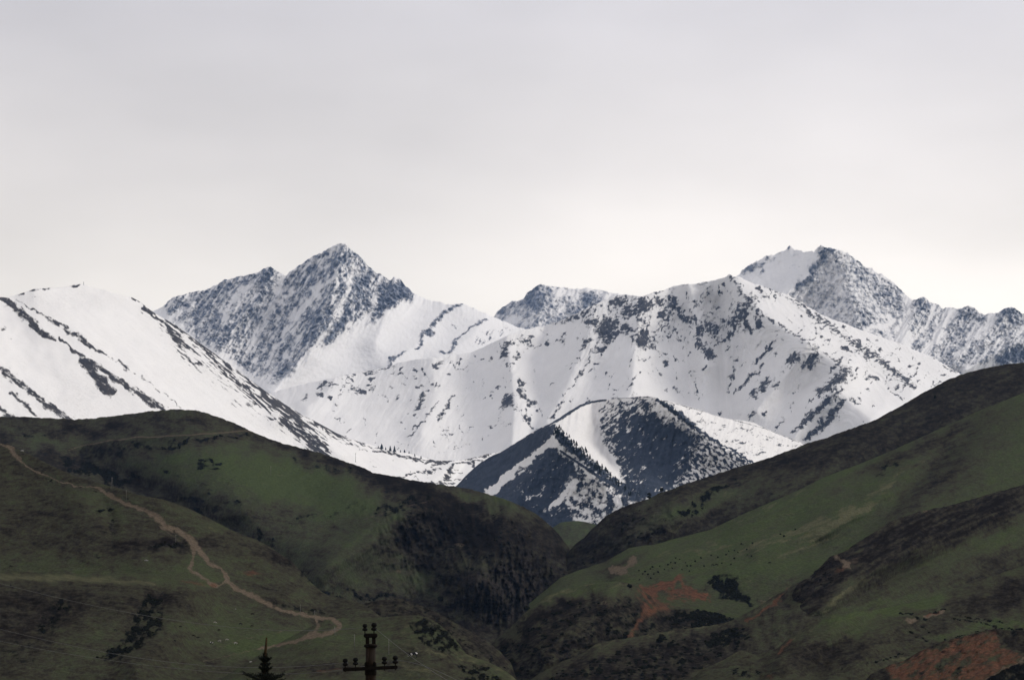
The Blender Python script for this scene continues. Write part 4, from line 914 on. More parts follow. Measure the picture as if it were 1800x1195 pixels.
# left pasture slope with the dirt track
CREST_P = [(-60, 770), (0, 779), (20, 783), (60, 803), (90, 818), (120, 832), (150, 842), (180, 850), (232, 866), (260, 873), (290, 878), (331, 893), (360, 907), (400, 928), (425, 939), (450, 948), (476, 962), (500, 978), (514, 988), (528, 1003), (535, 1012), (551, 1027), (568, 1041), (585, 1048), (611, 1053), (640, 1062), (680, 1090), (720, 1130)]
TRACK = [(0, 781), (17, 783), (25, 797), (41, 814), (62, 828), (104, 845), (137, 855), (166, 857), (178, 860), (199, 874), (232, 889), (261, 899), (282, 913), (290, 924), (315, 934), (336, 947), (348, 963), (361, 980), (369, 990), (390, 1000), (402, 1023), (414, 1034), (448, 1048), (468, 1060), (497, 1073), (530, 1079), (555, 1085), (580, 1087), (593, 1092), (597, 1101), (588, 1109), (572, 1114), (545, 1118), (518, 1127), (456, 1139)]
TRACK_W = [2, 5, 4, 1.5, 1.2, .9, .8, .8, 2, 3, 3, 3.5, 5, 4.5, 3.5, 4.5, 4.5, 4, 3, 1.6, 2.5, 3.5, 4, 3.5, 2.8, 2.4, 2.2, 2.2, 3.2, 3.6, 3.2, 3, 3, 2.4, 1.6]

def soil_tracks(c, P):
    Wf = warp(P, 2.5, 12, 29)
    q = c['soil']
    q += line(Wf, TRACK, [w * 1.2 for w in TRACK_W], .90)
    q += line(Wf, [(336, 955), (341, 972), (338, 988), (333, 1000), (352, 1012), (372, 1026), (380, 1032)], [3, 3, 3.5, 4.5, 3, 4, 3], .68)
    q += line(Wf, [(372, 1026), (385, 1028), (402, 1020), (396, 1008)], 2, .6)
    q += line(Wf, [(556, 1088), (560, 1100), (550, 1112), (535, 1120)], [2, 4, 5, 3], .66)
    q += line(Wf, [(278, 925), (300, 940), (318, 952)], 2, .42)
    q += line(Wf, [(516, 1092), (505, 1105), (480, 1112), (430, 1122), (380, 1138)], 1.0, .48)
    q += line(Wf, [(455, 1140), (410, 1150), (360, 1162)], 1.2, .5)
    c['redsoil'] += blob(Wf, 440, 1007, 22, 5, 5, .5) + blob(Wf, 340, 1024, 30, 4, 10, .42) + blob(Wf, 376, 1028, 5, 5, 0, .5) + line(Wf, [(560, 1180), (600, 1176)], 3, .4)
    return c

def prof_P(P, t):
    py = P[1]; w_ = 1 / (1 + np.exp((P[0] - 330) / 45))
    return (1 - w_) * t + w_ * np.interp(py, [780, 900, 1008, 1026, 1050, 1210], [1.0, .76, .54, .33, .25, .0])

def relief_P(P, t):
    r = tent(P, [(150, 900), (230, 980), (300, 1035)], 120, 16) + tent(P, [(232, 866), (330, 900), (420, 960), (500, 1030)], 50, 12)
    r -= tent(P, [(180, 880), (200, 920), (195, 960)], 26, 8) + tent(P, [(285, 1040), (250, 1090), (190, 1150)], 34, 10) + tent(P, [(120, 1045), (80, 1100)], 30, 8)
    r += tent(P, [(340, 1040), (300, 1110), (240, 1170)], 60, 18)
    r += fbm(P[0], P[1], 120, 3, .4, 101) * 4 + fbm(*rot(P[0], P[1], 12, 90, 20), 1.0, 3, .45, 105) * 1.2
    r -= tent(P, TRACK, 6, 1.0)
    return r

def cover_P(P, t):
    W = warp(P, 12, 30, 31); Wf = warp(P, 6, 14, 32)
    n = fbm(P[0], P[1], 30, 5, .62, 102); hs = fbm(*rot(P[0], P[1], 8, 50, 11), 1.0, 4, .6, 103); sp = fbm(*rot(P[0], P[1], -30, 14, 7), 1.0, 4, .6, 104)
    c = base_cover(P, .56 + .14 * n + .15 * hs)
    d = c['dry']
    for a in [(160, 1000, 190, 16, 3, -.28), (370, 1000, 70, 24, 10, -.2), (360, 920, 60, 16, 30, -.12), (420, 950, 50, 16, 30, -.08), (400, 1100, 110, 40, 15, -.32), (480, 1130, 90, 16, -10, -.3), (140, 1140, 70, 40, -30, -.12), (190, 890, 50, 14, 15, -.2), (20, 1170, 60, 20, 0, .1), (330, 1180, 80, 16, 0, -.15)]: d += blob(W, *a)
    for a in [(120, 940, 110, 30, 10, .14), (320, 955, 80, 9, -8, .25), (250, 960, 50, 8, -6, .2), (160, 1056, 190, 20, 2, .16), (40, 1090, 70, 40, 0, .25), (480, 975, 60, 10, 20, .25), (300, 1060, 60, 16, 20, .25)]: d += blob(W, *a)  # drier ground; the strip under the terrace also paints its shade
    c['pale'] += line(warp(P, 3, 60, 8), [(-60, 1010), (0, 1013), (90, 1016), (207, 1021), (270, 1029)], [6, 6, 7, 6, 4], .62) + blob(W, 380, 935, 30, 6, 25, .3)  # pale strip paints the lit edge of the terrace into the colour
    s = c['shrub']
    s += poly(Wf, [(262, 1044), (290, 1050), (288, 1081), (284, 1106), (250, 1133), (232, 1148), (199, 1160), (172, 1156), (207, 1125), (232, 1098), (238, 1070)], 8, .95) * (.85 + .5 * sp)
    s += poly(Wf, [(104, 1045), (126, 1058), (116, 1090), (95, 1110), (65, 1118), (60, 1100), (80, 1080), (94, 1060)], 8, .85) * (.7 + .6 * sp)
    s += poly(Wf, [(-60, 1035), (100, 1038), (90, 1075), (40, 1085), (-60, 1090)], 14, .36) + blob(Wf, 30, 1140, 40, 12, -20, .5) + blob(Wf, 50, 1160, 30, 8, 0, .4)  # first patch also paints shade on the slope under the terrace
    for a in [(185, 897, 22, 4, -5, .65), (200, 915, 10, 10, 0, .55), (190, 935, 12, 10, 0, .55), (172, 975, 14, 5, 0, .5), (270, 960, 40, 6, -8, .5), (310, 958, 26, 5, 0, .6), (120, 875, 30, 8, 20, .4), (310, 940, 16, 5, 35, .5), (500, 990, 30, 5, 25, .45), (230, 880, 20, 3, 30, .5), (500, 1062, 40, 7, 15, .5), (560, 1075, 30, 5, 5, .5), (563, 1097, 8, 9, 0, .65), (540, 1015, 14, 8, 40, .7)]: s += blob(Wf, *a)
    s += line(Wf, [(60, 832), (104, 848), (137, 858), (170, 862)], 1.6, .62) + line(Wf, [(0, 776), (30, 778)], 3, .7)
    return soil_tracks(c, P)
Pp = Layer('hill', M_HILL_NEAR, CREST_P, 1245, [(-60, 1340), (232, 1300), (500, 1200), (720, 1080)], [(-60, 900), (720, 890)], -60, 720, 1.75, 1.75, jag=.4, jag_s=16, relief=relief_P, cover=cover_P, prof=prof_P, rough=.12)

# near meadow with the grazing cow
CREST_Q = [(330, 1235), (400, 1185), (456, 1150), (500, 1124), (540, 1104), (560, 1094), (580, 1087), (601, 1086), (625, 1086), (652, 1085), (690, 1083), (719, 1081), (735, 1081), (750, 1084), (772, 1096), (790, 1112), (806, 1130), (819, 1148), (840, 1157), (853, 1160), (870, 1168), (886, 1177), (900, 1187), (920, 1205), (940, 1230)]

def cover_Q(P, t):
    W = warp(P, 7, 18, 33); Wf = warp(P, 4, 10, 34)
    n = fbm(P[0], P[1], 24, 5, .62, 111); hs = fbm(*rot(P[0], P[1], -6, 40, 9), 1.0, 4, .6, 112); sp = fbm(P[0], P[1], 10, 4, .6, 113)
    c = base_cover(P, .38 + .15 * n + .17 * hs)
    c['dry'] += blob(W, 620, 1120, 90, 14, -4, -.2) + blob(W, 760, 1160, 80, 30, 20, .15) + blob(W, 560, 1172, 90, 12, 0, .28) + blob(W, 700, 1105, 30, 30, 0, .08)
    c['pale'] += blob(W, 715, 1120, 14, 34, 0, .35) + line(W, [(735, 1138), (769, 1148), (819, 1153), (853, 1161), (886, 1178), (905, 1192)], 4, .48) + blob(W, 740, 1180, 60, 10, 20, .35)
    c['shrub'] += poly(Wf, [(722, 1092), (738, 1083), (760, 1086), (790, 1110), (815, 1145), (800, 1150), (770, 1144), (742, 1130), (725, 1112), (716, 1100)], 6, 1.0) * (.8 + .5 * sp)
    c['shrub'] += poly(Wf, [(805, 1170), (830, 1166), (862, 1176), (884, 1190), (900, 1215), (810, 1215), (818, 1190)], 6, 1.0) * (.8 + .5 * sp)
    c['soil'] += line(Wf, [(700, 1160), (730, 1150), (760, 1165)], 1.0, .3)
    return soil_tracks(c, P)
Q = Layer('hill', M_HILL_NEAR, CREST_Q, 1250, [(330, 900), (600, 960), (940, 900)], 800, 330, 940, 1.75, 1.75, jag=.4, jag_s=12, relief=lambda P, t: fbm(P[0], P[1], 80, 3, .4, 114) * 3 + tent(P, [(735, 1140), (819, 1153), (886, 1178)], 18, 8), cover=cover_Q, prof=round_prof, rough=.14)

# ------------------------------------------------------------------ vegetation
def simple_mat(name, a, b_, scale=4.0, rough=0.85, spec=0.1):
    m, nt, b = new_mat(name); n = NB(nt)
    b.inputs['Roughness'].default_value = rough; b.inputs['Specular IOR Level'].default_value = spec
    nt.links.new(n.mix(n.step(n.noise(scale, 5, 0.65), 0.35, 0.65), a, b_), b.inputs['Base Color'])
    return m

M_SHRUB = simple_mat('dark_scrub_leaves', (0.014, 0.016, 0.011), (0.005, 0.006, 0.006), 0.5, spec=0)
M_SCRUB_BROWN = simple_mat('bare_scrub_twigs', (0.024, 0.021, 0.018), (0.009, 0.008, 0.009), 0.5, spec=0)
M_PALE_BUSH = simple_mat('pale_yellow_leaves', (0.10, 0.10, 0.035), (0.05, 0.055, 0.02), 0.8, spec=0)
M_SPRUCE = simple_mat('spruce_needles_far', (0.014, 0.020, 0.020), (0.007, 0.010, 0.011), 0.3, spec=0)
M_BARK = simple_mat('bark', (0.05, 0.036, 0.024), (0.022, 0.016, 0.012), 20, spec=0)

def mesh_obj(name, verts, faces, mat, parent=None, smooth=False, link=True):
    me = bpy.data.meshes.new(name)
    me.from_pydata([tuple(v) for v in verts], [], [tuple(f) for f in faces])
    if smooth: me.polygons.foreach_set('use_smooth', np.ones(len(me.polygons), bool))
    me.materials.append(mat); me.update()
    o = bpy.data.objects.new(name, me)
    COL.objects.link(o)
    if parent: o.parent = parent
    return o

def clump_template(seed, sub=2):
    """a ragged leafy clump of unit radius: spiky ball of leaf tufts"""
    r = np.random.default_rng(seed)
    bm = bmesh.new(); bmesh.ops.create_icosphere(bm, subdivisions=sub, radius=1)
    V = np.array([v.co[:] for v in bm.verts]); Fc = np.array([[v.index for v in f.verts] for f in bm.faces]); bm.free()
    V *= (0.72 + 0.5 * r.random(len(V)))[:, None]
    V[:, 2] = np.maximum(V[:, 2], -0.35)
    return V, Fc
TEMPL = [clump_template(i) for i in range(6)]

def thicket(layer, key, thr, count, rpx, mat, seed, squash=0.75):
    """dense scrub nobody could count, standing where the layer's own scrub cover is"""
    r = np.random.default_rng(seed)
    a = layer.attrs[key]
    w = np.clip(a - thr, 0, 0.5).ravel()
    w[layer.P[1].ravel() > 1215] = 0
    if w.sum() <= 0: return
    k = r.choice(w.size, count, p=w / w.sum())
    px = layer.P[0].ravel()[k] + r.uniform(-.7, .7, count); py = layer.P[1].ravel()[k]; Y = layer.Y.ravel()[k]
    C = np.stack([Y * (px - 900) / F, Y, CZ + Y * (HY - py) / F], -1)
    R_ = (r.uniform(rpx[0], rpx[1], count) * Y / F)
    Vs, Fs, off = [], [], 0
    for i in range(count):
        V, Fc = TEMPL[r.integers(6)]
        an = r.uniform(0, 6.28); c, s_ = math.cos(an), math.sin(an)
        v = V * np.array([r.uniform(.8, 1.3), r.uniform(.8, 1.3), squash * r.uniform(.8, 1.2)])
        v = np.stack([v[:, 0] * c - v[:, 1] * s_, v[:, 0] * s_ + v[:, 1] * c, v[:, 2]], -1) * R_[i] + C[i]
        Vs.append(v); Fs.append(Fc + off); off += len(V)
    V = np.concatenate(Vs); Fc = np.concatenate(Fs)
    me = bpy.data.meshes.new('shrub_thicket')
    me.vertices.add(len(V)); me.vertices.foreach_set('co', V.astype(np.float32).ravel())
    me.loops.add(Fc.size); me.loops.foreach_set('vertex_index', Fc.astype(np.int32).ravel())
    me.polygons.add(len(Fc)); me.polygons.foreach_set('loop_start', np.arange(0, Fc.size, 3, dtype=np.int32))
    me.update(calc_edges=True); me.materials.append(mat)
    o = bpy.data.objects.new('shrub_thicket', me); COL.objects.link(o)
    tag(o, kind='stuff')

thicket(H, 'shrub', .50, 900, (1.0, 2.4), M_SHRUB, 1)
thicket(I1, 'shrub', .50, 350, (.9, 2.2), M_SHRUB, 2)
thicket(I2, 'shrub', .62, 260, (1.2, 2.8), M_SHRUB, 3)
thicket(Mm, 'shrub', .42, 1100, (1.2, 3.2), M_SHRUB, 4)
thicket(Nn, 'shrub', .42, 900, (1.2, 3.4), M_SHRUB, 5)
thicket(J, 'shrub', .50, 260, (1.0, 2.2), M_SCRUB_BROWN, 6)
thicket(K, 'shrub', .55, 200, (1.0, 2.4), M_SHRUB, 7)
thicket(S, 'shrub', .45, 420, (1.3, 3.0), M_SCRUB_BROWN, 8)
thicket(Pp, 'shrub', .62, 420, (1.4, 3.2), M_SHRUB, 9)
thicket(Q, 'shrub', .62, 300, (1.6, 3.6), M_SHRUB, 10)

# single bushes
def bush_mesh(name, seed):
    r = np.random.default_rng(seed); Vs, Fs, off = [], [], 0
    for i in range(7):
        V, Fc = clump_template(seed * 10 + i)
        v = V * r.uniform(.45, .7) + np.array([r.uniform(-.55, .55), r.uniform(-.55, .55), r.uniform(.2, 1.0)])
        Vs.append(v); Fs.append(Fc + off); off += len(V)
    me = bpy.data.meshes.new(name)
    me.from_pydata(np.concatenate(Vs).tolist(), [], np.concatenate(Fs).tolist()); me.materials.append(M_SHRUB); me.update()
    return me
BUSHES = [bush_mesh('bush', 50 + i) for i in range(3)]

def bush(layer, px, py, wpx, label, group=None, mat=None, tall=1.0, k=0):
    p = layer.point(px, py)
    o = bpy.data.objects.new('bush', BUSHES[k % 3]); COL.objects.link(o)
    r_ = wpx * 0.5 * p.y / F
    o.location = p; o.scale = (r_, r_, r_ * tall); o.rotation_euler.z = random.uniform(0, 6.28)
    if mat:
        o.material_slots[0].link = 'OBJECT'; o.material_slots[0].material = mat
    tag(o, label, 'bush', group)
    return o

DOTS = [(1303, 955), (1323, 954), (1313, 965), (1291, 967), (1297, 970), (1314, 974), (1321, 977), (1281, 968), (1276, 974), (1262, 979), (1291, 981), (1238, 994), (1285, 991), (1269, 989), (1199, 1000), (1214, 994), (1208, 994), (1195, 982), (1187, 989), (1179, 988), (1160, 994), (1147, 996), (1143, 999), (1149, 1008), (1139, 1009), (1157, 1005), (1123, 1002), (1130, 1008), (1124, 1018), (1144, 1015), (1134, 1004), (1174, 992), (1372, 938), (1378, 942), (1398, 930), (1440, 948), (1222, 986), (1232, 980), (1250, 975), (1168, 1000), (1182, 998), (1205, 988), (1188, 980), (1212, 1003)]
for i, (x, y) in enumerate(DOTS):
    bush(I2, x, y + 1.2, random.uniform(2.6, 4.2), 'tiny dark bush dotted among others along the bright green slope', 'tiny bushes strung along the bright green slope', k=i)
bush(H, 775, 1056, 11, 'round dark bush on the scrubby slope left of the gorge cliff', k=1)
bush(Mm, 927, 1066, 12, 'dark bush at the left end of the valley mound, by the gorge mouth', k=2)
bush(Mm, 1107, 1033, 9, 'dark bush on top of the valley mound beside the red earth scar', k=0)
bush(Nn, 1161, 1128, 14, 'broad dark bush on the lower shoulder below the red earth scar', k=1)
bush(I1, 1643, 700, 6, 'small dark bush just below the skyline of the brown right hill', tall=1.3, k=2)
bush(Q, 931, 1206, 20, 'pale yellow-green bush at the bottom edge beside the meadow lip', mat=M_PALE_BUSH, tall=1.25, k=0)

# the two trees on the skyline of the right hill
def round_tree(px, py, hpx, wpx, label):
    p = I1.point(px, py)
    k = p.y / F
    root = bpy.data.objects.new('tree', None); COL.objects.link(root); root.location = p
    tag(root, label, 'tree', None)
    h, w = hpx * k, wpx * k
    n = 7; V = []; Fc = []
    for j, (z, r_) in enumerate(((-.3, .1), (.25, .07), (.6, .04))):
        for i in range(n): V.append((math.cos(i * 6.283 / n) * r_ * w, math.sin(i * 6.283 / n) * r_ * w, z * h))
    for j in range(2):
        for i in range(n): Fc.append((j * n + i, j * n + (i + 1) % n, (j + 1) * n + (i + 1) % n, (j + 1) * n + i))
    mesh_obj('trunk', V, Fc, M_BARK, root)
    Vs, Fs, off = [], [], 0
    for i in range(16):
        T, Q_ = clump_template(700 + i + int(px))
        z = random.uniform(.22, .88); rr = .36 * math.sin(math.pi * min(1, z)) ** .5
        v = T * random.uniform(.13, .22) * h + np.array([random.uniform(-1, 1) * rr * w, random.uniform(-1, 1) * rr * w, z * h])
        Vs.append(v); Fs.append(Q_ + off); off += len(T)
    mesh_obj('crown', np.concatenate(Vs), np.concatenate(Fs), M_SHRUB, root)
round_tree(1141.5, 877, 11, 9, 'larger dark round-crowned tree on the right hill skyline, nearer the gorge')
round_tree(1163, 866, 9, 6, 'smaller slim dark tree on the right hill skyline, farther up the slope')

# conifers
def conifer_mesh(name, seed, tiers=6, sides=9):
    """unit-height spruce: drooping ragged tiers"""
    r = np.random.default_rng(seed); V, Fc = [], []
    for t_ in range(tiers):
        z0 = .10 + .80 * t_ / tiers; z1 = min(1.0, z0 + .30)
        R0 = .24 * (1 - t_ / tiers) ** .85 + .03
        b = len(V); V.append((r.uniform(-.01, .01), r.uniform(-.01, .01), z1))
        for i in range(sides * 2):
            a = i * math.pi / sides + r.uniform(-.1, .1)
            rr = R0 * (r.uniform(.85, 1.25) if i % 2 == 0 else r.uniform(.35, .6))
            V.append((math.cos(a) * rr, math.sin(a) * rr, z0 + (-.03 if i % 2 == 0 else .04) + r.uniform(-.02, .02)))
        for i in range(sides * 2): Fc.append((b, b + 1 + i, b + 1 + (i + 1) % (sides * 2)))
    return V, Fc
def trunk_mesh():
    V, Fc, n = [], [], 6
    for z, r_ in ((-.15, .035), (.5, .02), (.95, .004)):
        for i in range(n): V.append((math.cos(i * 6.283 / n) * r_, math.sin(i * 6.283 / n) * r_, z))
    for j in range(2):
        for i in range(n): Fc.append((j * n + i, j * n + (i + 1) % n, (j + 1) * n + (i + 1) % n, (j + 1) * n + i))
    return V, Fc
def raw_mesh(name, VF, mat):
    me = bpy.data.meshes.new(name); me.from_pydata([tuple(v) for v in VF[0]], [], [tuple(f) for f in VF[1]]); me.materials.append(mat); me.update(); return me
CONES = [raw_mesh('crown', conifer_mesh('crown', 300 + i), M_SPRUCE) for i in range(4)]
TRUNK = raw_mesh('trunk', trunk_mesh(), M_BARK)
SMALL = []
for i in range(4):
    v, f = conifer_mesh('spruce_tree', 300 + i, 4, 5); v2, f2 = trunk_mesh(); n0 = len(v)
    SMALL.append(raw_mesh('spruce_tree', (v + v2, f + [tuple(q + n0 for q in g) for g in f2]), M_SPRUCE))

for i, (x, y, h, lab) in enumerate([(671, 790, 11, 'leftmost and broadest spruce of the row on the snowy valley rim'), (686, 793.5, 11, 'slim spruce second from the left on the snowy valley rim'), (693.5, 795, 12.5, 'tallest spruce of the row on the snowy valley rim, beside a slim one'), (678, 791, 6, 'short spruce standing between taller ones on the snowy valley rim'),
                                   (704, 795, 5, 'small spruce just right of the tallest one on the snowy valley rim'), (711, 795.5, 6, 'bushy spruce in the middle of the snowy valley rim row'), (719, 797, 5, 'small spruce right of the bushy one on the snowy valley rim'), (729, 802, 5.5, 'small spruce on the snow near the right end of the rim row'), (740, 806.5, 6.5, 'lone spruce at the right end of the row on the snowy valley rim'), (665, 788, 5, 'short spruce close against the leftmost tree of the snowy rim row')]):
    p = E.point(x, y)
    r_ = bpy.data.objects.new('spruce_tree', None); COL.objects.link(r_); r_.location = p
    s_ = h * p.y / F
    r_.scale = (s_ * (1.35 if i in (0, 5) else 1.0),) * 2 + (s_,); r_.rotation_euler.z = random.uniform(0, 6)
    for nm, me in (('trunk', TRUNK), ('crown', CONES[i % 4])):
        c = bpy.data.objects.new(nm, me); COL.objects.link(c); c.parent = r_
    tag(r_, lab, 'tree', 'spruces along the snowy valley rim')

def spruce_at(layer, x, y, h, label, group, k):
    p = layer.point(x, y); s_ = h * p.y / F
    o = bpy.data.objects.new('spruce_tree', SMALL[k % 4]); COL.objects.link(o)
    o.location = p; o.scale = (s_ * random.uniform(1.2, 1.7),) * 2 + (s_,); o.rotation_euler.z = random.uniform(0, 6)
    tag(o, label, 'tree', group)
k = 0
for (x0, y0), (x1, y1), w0, w1, n_ in [((976, 756), (1008, 786), 13, 15, 62), ((1008, 786), (1050, 822), 15, 9, 62), ((1050, 822), (1112, 872), 9, 6, 46)]:
    for i in range(n_):
        u = random.random(); q = random.uniform(-.5, .5) + random.uniform(-.2, .2)
        w = w0 + (w1 - w0) * u
        spruce_at(FH, x0 + (x1 - x0) * u + q * w * .9, y0 + (y1 - y0) * u - q * w * .7, random.uniform(4.0, 7.5) * (1.15 - .25 * u), 'small dark spruce in the belt beside the snow gully of the pyramid hill', 'spruces beside the snow gully of the pyramid hill', k); k += 1
for i in range(46):
    u = random.random()
    x = 1162 + 66 * u; y = 706 + 52 * u + random.uniform(-3, 4)
    spruce_at(FH, x + random.uniform(-3, 3), y, random.uniform(3, 5), 'small dark spruce along the right-hand crest of the pyramid hill', 'spruces along the right crest of the pyramid hill', k); k += 1

# ------------------------------------------------------------------ grazing animals
def cow_mesh():
    """one continuous body: trunk, neck, lowered head, jointed legs, tail"""
    J_ = {'rump': (-.78, 0, 1.18, .27), 'loin': (-.35, 0, 1.22, .33), 'chest': (.25, 0, 1.14, .37), 'should': (.62, 0, 1.16, .28), 'neck': (.95, 0, 1.06, .17), 'poll': (1.22, 0, .88, .14), 'face': (1.36, 0, .64, .115), 'muz': (1.44, 0, .46, .085),
          'tail0': (-1.02, 0, 1.22, .05), 'tail1': (-1.10, 0, .85, .03), 'tail2': (-1.08, 0, .5, .05)}
    for sd, sg in (('l', 1), ('r', -1)):
        J_.update({'hip' + sd: (-.74, .17 * sg, .98, .19), 'stif' + sd: (-.62, .2 * sg, .74, .13), 'hock' + sd: (-.86, .2 * sg, .44, .075), 'hfet' + sd: (-.80, .2 * sg, .12, .055), 'hhoof' + sd: (-.74, .2 * sg, .02, .07),
                   'elb' + sd: (.55, .17 * sg, .82, .14), 'knee' + sd: (.58, .17 * sg, .44, .07), 'ffet' + sd: (.57, .17 * sg, .12, .055), 'fhoof' + sd: (.61, .17 * sg, .02, .07), 'ear' + sd: (1.14, .22 * sg, .92, .045)})
    E_ = [('loin', 'rump'), ('loin', 'chest'), ('chest', 'should'), ('should', 'neck'), ('neck', 'poll'), ('poll', 'face'), ('face', 'muz'), ('rump', 'tail0'), ('tail0', 'tail1'), ('tail1', 'tail2')]
    for sd in 'lr': E_ += [('rump', 'hip' + sd), ('hip' + sd, 'stif' + sd), ('stif' + sd, 'hock' + sd), ('hock' + sd, 'hfet' + sd), ('hfet' + sd, 'hhoof' + sd), ('should', 'elb' + sd), ('elb' + sd, 'knee' + sd), ('knee' + sd, 'ffet' + sd), ('ffet' + sd, 'fhoof' + sd), ('poll', 'ear' + sd)]
    names = list(J_); ix = {n_: i for i, n_ in enumerate(names)}
    me = bpy.data.meshes.new('cow'); me.from_pydata([J_[n_][:3] for n_ in names], [(ix[a], ix[b]) for a, b in E_], [])
    o = bpy.data.objects.new('cow_skeleton', me); COL.objects.link(o)
    sk = o.modifiers.new('skin', 'SKIN')
    for i, n_ in enumerate(names):
        d = me.skin_vertices[0].data[i]; d.radius = (J_[n_][3] * .82, J_[n_][3]); d.use_root = (n_ == 'loin')
    ss = o.modifiers.new('sub', 'SUBSURF'); ss.levels = 1; ss.render_levels = 1
    dg = bpy.context.evaluated_depsgraph_get()
    m2 = bpy.data.meshes.new_from_object(o.evaluated_get(dg)); m2.name = 'cow'
    bpy.data.objects.remove(o)
    m2.polygons.foreach_set('use_smooth', np.ones(len(m2.polygons), bool))
    return m2
def coat(name, a, b_, thr=None):
    m, nt, b = new_mat(name); n = NB(nt)
    v = n.noise(1.1, 1, .4, (1, .25, 1))
    nt.links.new(n.mix(n.step(v, .53, .56) if thr else n.step(v, .3, .7), a, b_), b.inputs['Base Color'])
    return m
M_PIED = coat('black_and_white_hide', (0.012, 0.012, 0.013), (0.62, 0.60, 0.57), True)
M_BLACK = coat('black_hide', (0.008, 0.008, 0.009), (0.014, 0.012, 0.011))
M_WHITE = coat('pale_hide', (0.42, 0.40, 0.36), (0.30, 0.28, 0.25))
COW = cow_mesh(); COW.materials.clear(); COW.materials.append(M_PIED)
def cow(layer, x, y, wpx, face, mat, label, group=None):
    p = layer.point(x, y)
    o = bpy.data.objects.new('cow', COW); COL.objects.link(o)
    o.location = p; s_ = wpx / 2.5 * p.y / F; o.scale = (s_,) * 3
    o.rotation_euler.z = R(face)
    o.material_slots[0].link = 'OBJECT'; o.material_slots[0].material = mat
    tag(o, label, 'cow', group)
cow(Q, 727, 1156, 17, 172, M_PIED, 'black and white cow grazing on the near meadow right of the pole')
GB = 'cattle grazing on the left pasture'
for x, y, f, lab in [(203, 1109, 20, 'black cow alone left of the herd, beside the long dark thicket'), (307, 1128, 160, 'black cow at the lower left of the grazing herd'), (317, 1103, 30, 'black cow at the upper left of the grazing herd'), (340, 1119, 10, 'left one of two black cows grazing side by side'), (348, 1122, 15, 'right one of two black cows grazing side by side'),
                     (385, 1109, 150, 'black cow in the middle of the herd, just above the pale animals'), (423, 1098, 20, 'black cow right of the herd, below the dirt track'), (444, 1081, 170, 'black cow highest up the slope, close under the dirt track'), (443, 1102, 5, 'black cow at the right edge of the herd, below the highest one'), (19, 997, 0, 'black cow at the far left above the pasture terrace'), (19, 1030, 90, 'black cow at the far left just below the pasture terrace')]:
    cow(Pp, x, y, 6.5, f, M_BLACK, lab, GB)
cow(Pp, 372, 1132, 8, 40, M_PIED, 'black and white cow at the bottom of the herd on the left pasture', GB)
for x, y, f, lab in [(378, 1096, 10, 'pale cow at the top of the grazing herd'), (386, 1128, 165, 'pale cow left of another pale one at the bottom of the herd'), (399, 1126, 0, 'pale cow in the middle of three pale ones low in the herd'), (414, 1132, 20, 'pale cow rightmost and lowest of the pale ones in the herd')]:
    cow(Pp, x, y, 6.5, f, M_WHITE, lab, GB)
GC = 'black cattle on the bright green slope'
for x, y, f, lab in [(1253, 995, 8, 'left one of a pair of black cows on the bright green slope'), (1259.5, 994, 12, 'right one of a pair of black cows on the bright green slope'), (1353, 991, 170, 'lone black cow on the bright green slope, right of the pair')]:
    cow(I2, x, y, 6.5, f, M_BLACK, lab, GC)

# pale boulders
M_STONE = simple_mat('pale_stone', (0.34, 0.33, 0.31), (0.20, 0.19, 0.18), 1.0)
bv, bf = clump_template(901); bv = bv * np.array([1.3, 1, .7])
BOULDER = raw_mesh('boulder', (bv.tolist(), bf.tolist()), M_STONE)
for layer, x, y, w, lab in [(Pp, 39, 785.5, 7, 'unidentified whitish object built as a boulder beside the top of the dirt track'), (Pp, 257, 985, 8, 'flat pale boulder alone on the middle pasture'), (Pp, 414, 1070, 4, 'small pale boulder below the dirt track, uphill of the herd'), (Q, 441, 1163, 7, 'pale boulder on the meadow left of the spruce tip')]:  # first one is an unidentified white object, shaped as a boulder
    p = layer.point(x, y); o = bpy.data.objects.new('boulder', BOULDER); COL.objects.link(o)
    r_ = w * .42 * p.y / F; o.location = p; o.scale = (r_, r_, r_ * .7); o.rotation_euler.z = x
    tag(o, lab, 'boulder')

# ------------------------------------------------------------------ poles
def lathe(prof, n=14):
    V, Fc = [], []
    for r_, z in prof:
        for i in range(n): V.append((math.cos(i * 2 * math.pi / n) * r_, math.sin(i * 2 * math.pi / n) * r_, z))
    for j in range(len(prof) - 1):
        for i in range(n): Fc.append((j * n + i, j * n + (i + 1) % n, (j + 1) * n + (i + 1) % n, (j + 1) * n + i))
    Fc.append(tuple(range(n - 1, -1, -1))); Fc.append(tuple((len(prof) - 1) * n + i for i in range(n)))
    return V, Fc
def bevel_box(name, size, loc, mat, parent, bev=.006, rot_=(0, 0, 0)):
    bm = bmesh.new(); bmesh.ops.create_cube(bm, size=1)
    for v in bm.verts: v.co = (v.co.x * size[0], v.co.y * size[1], v.co.z * size[2])
    bmesh.ops.bevel(bm, geom=list(bm.edges), offset=bev, segments=2, affect='EDGES')
    me = bpy.data.meshes.new(name); bm.to_mesh(me); bm.free(); me.materials.append(mat)
    o = bpy.data.objects.new(name, me); COL.objects.link(o); o.location = loc; o.rotation_euler = rot_
    if parent: o.parent = parent
    return o
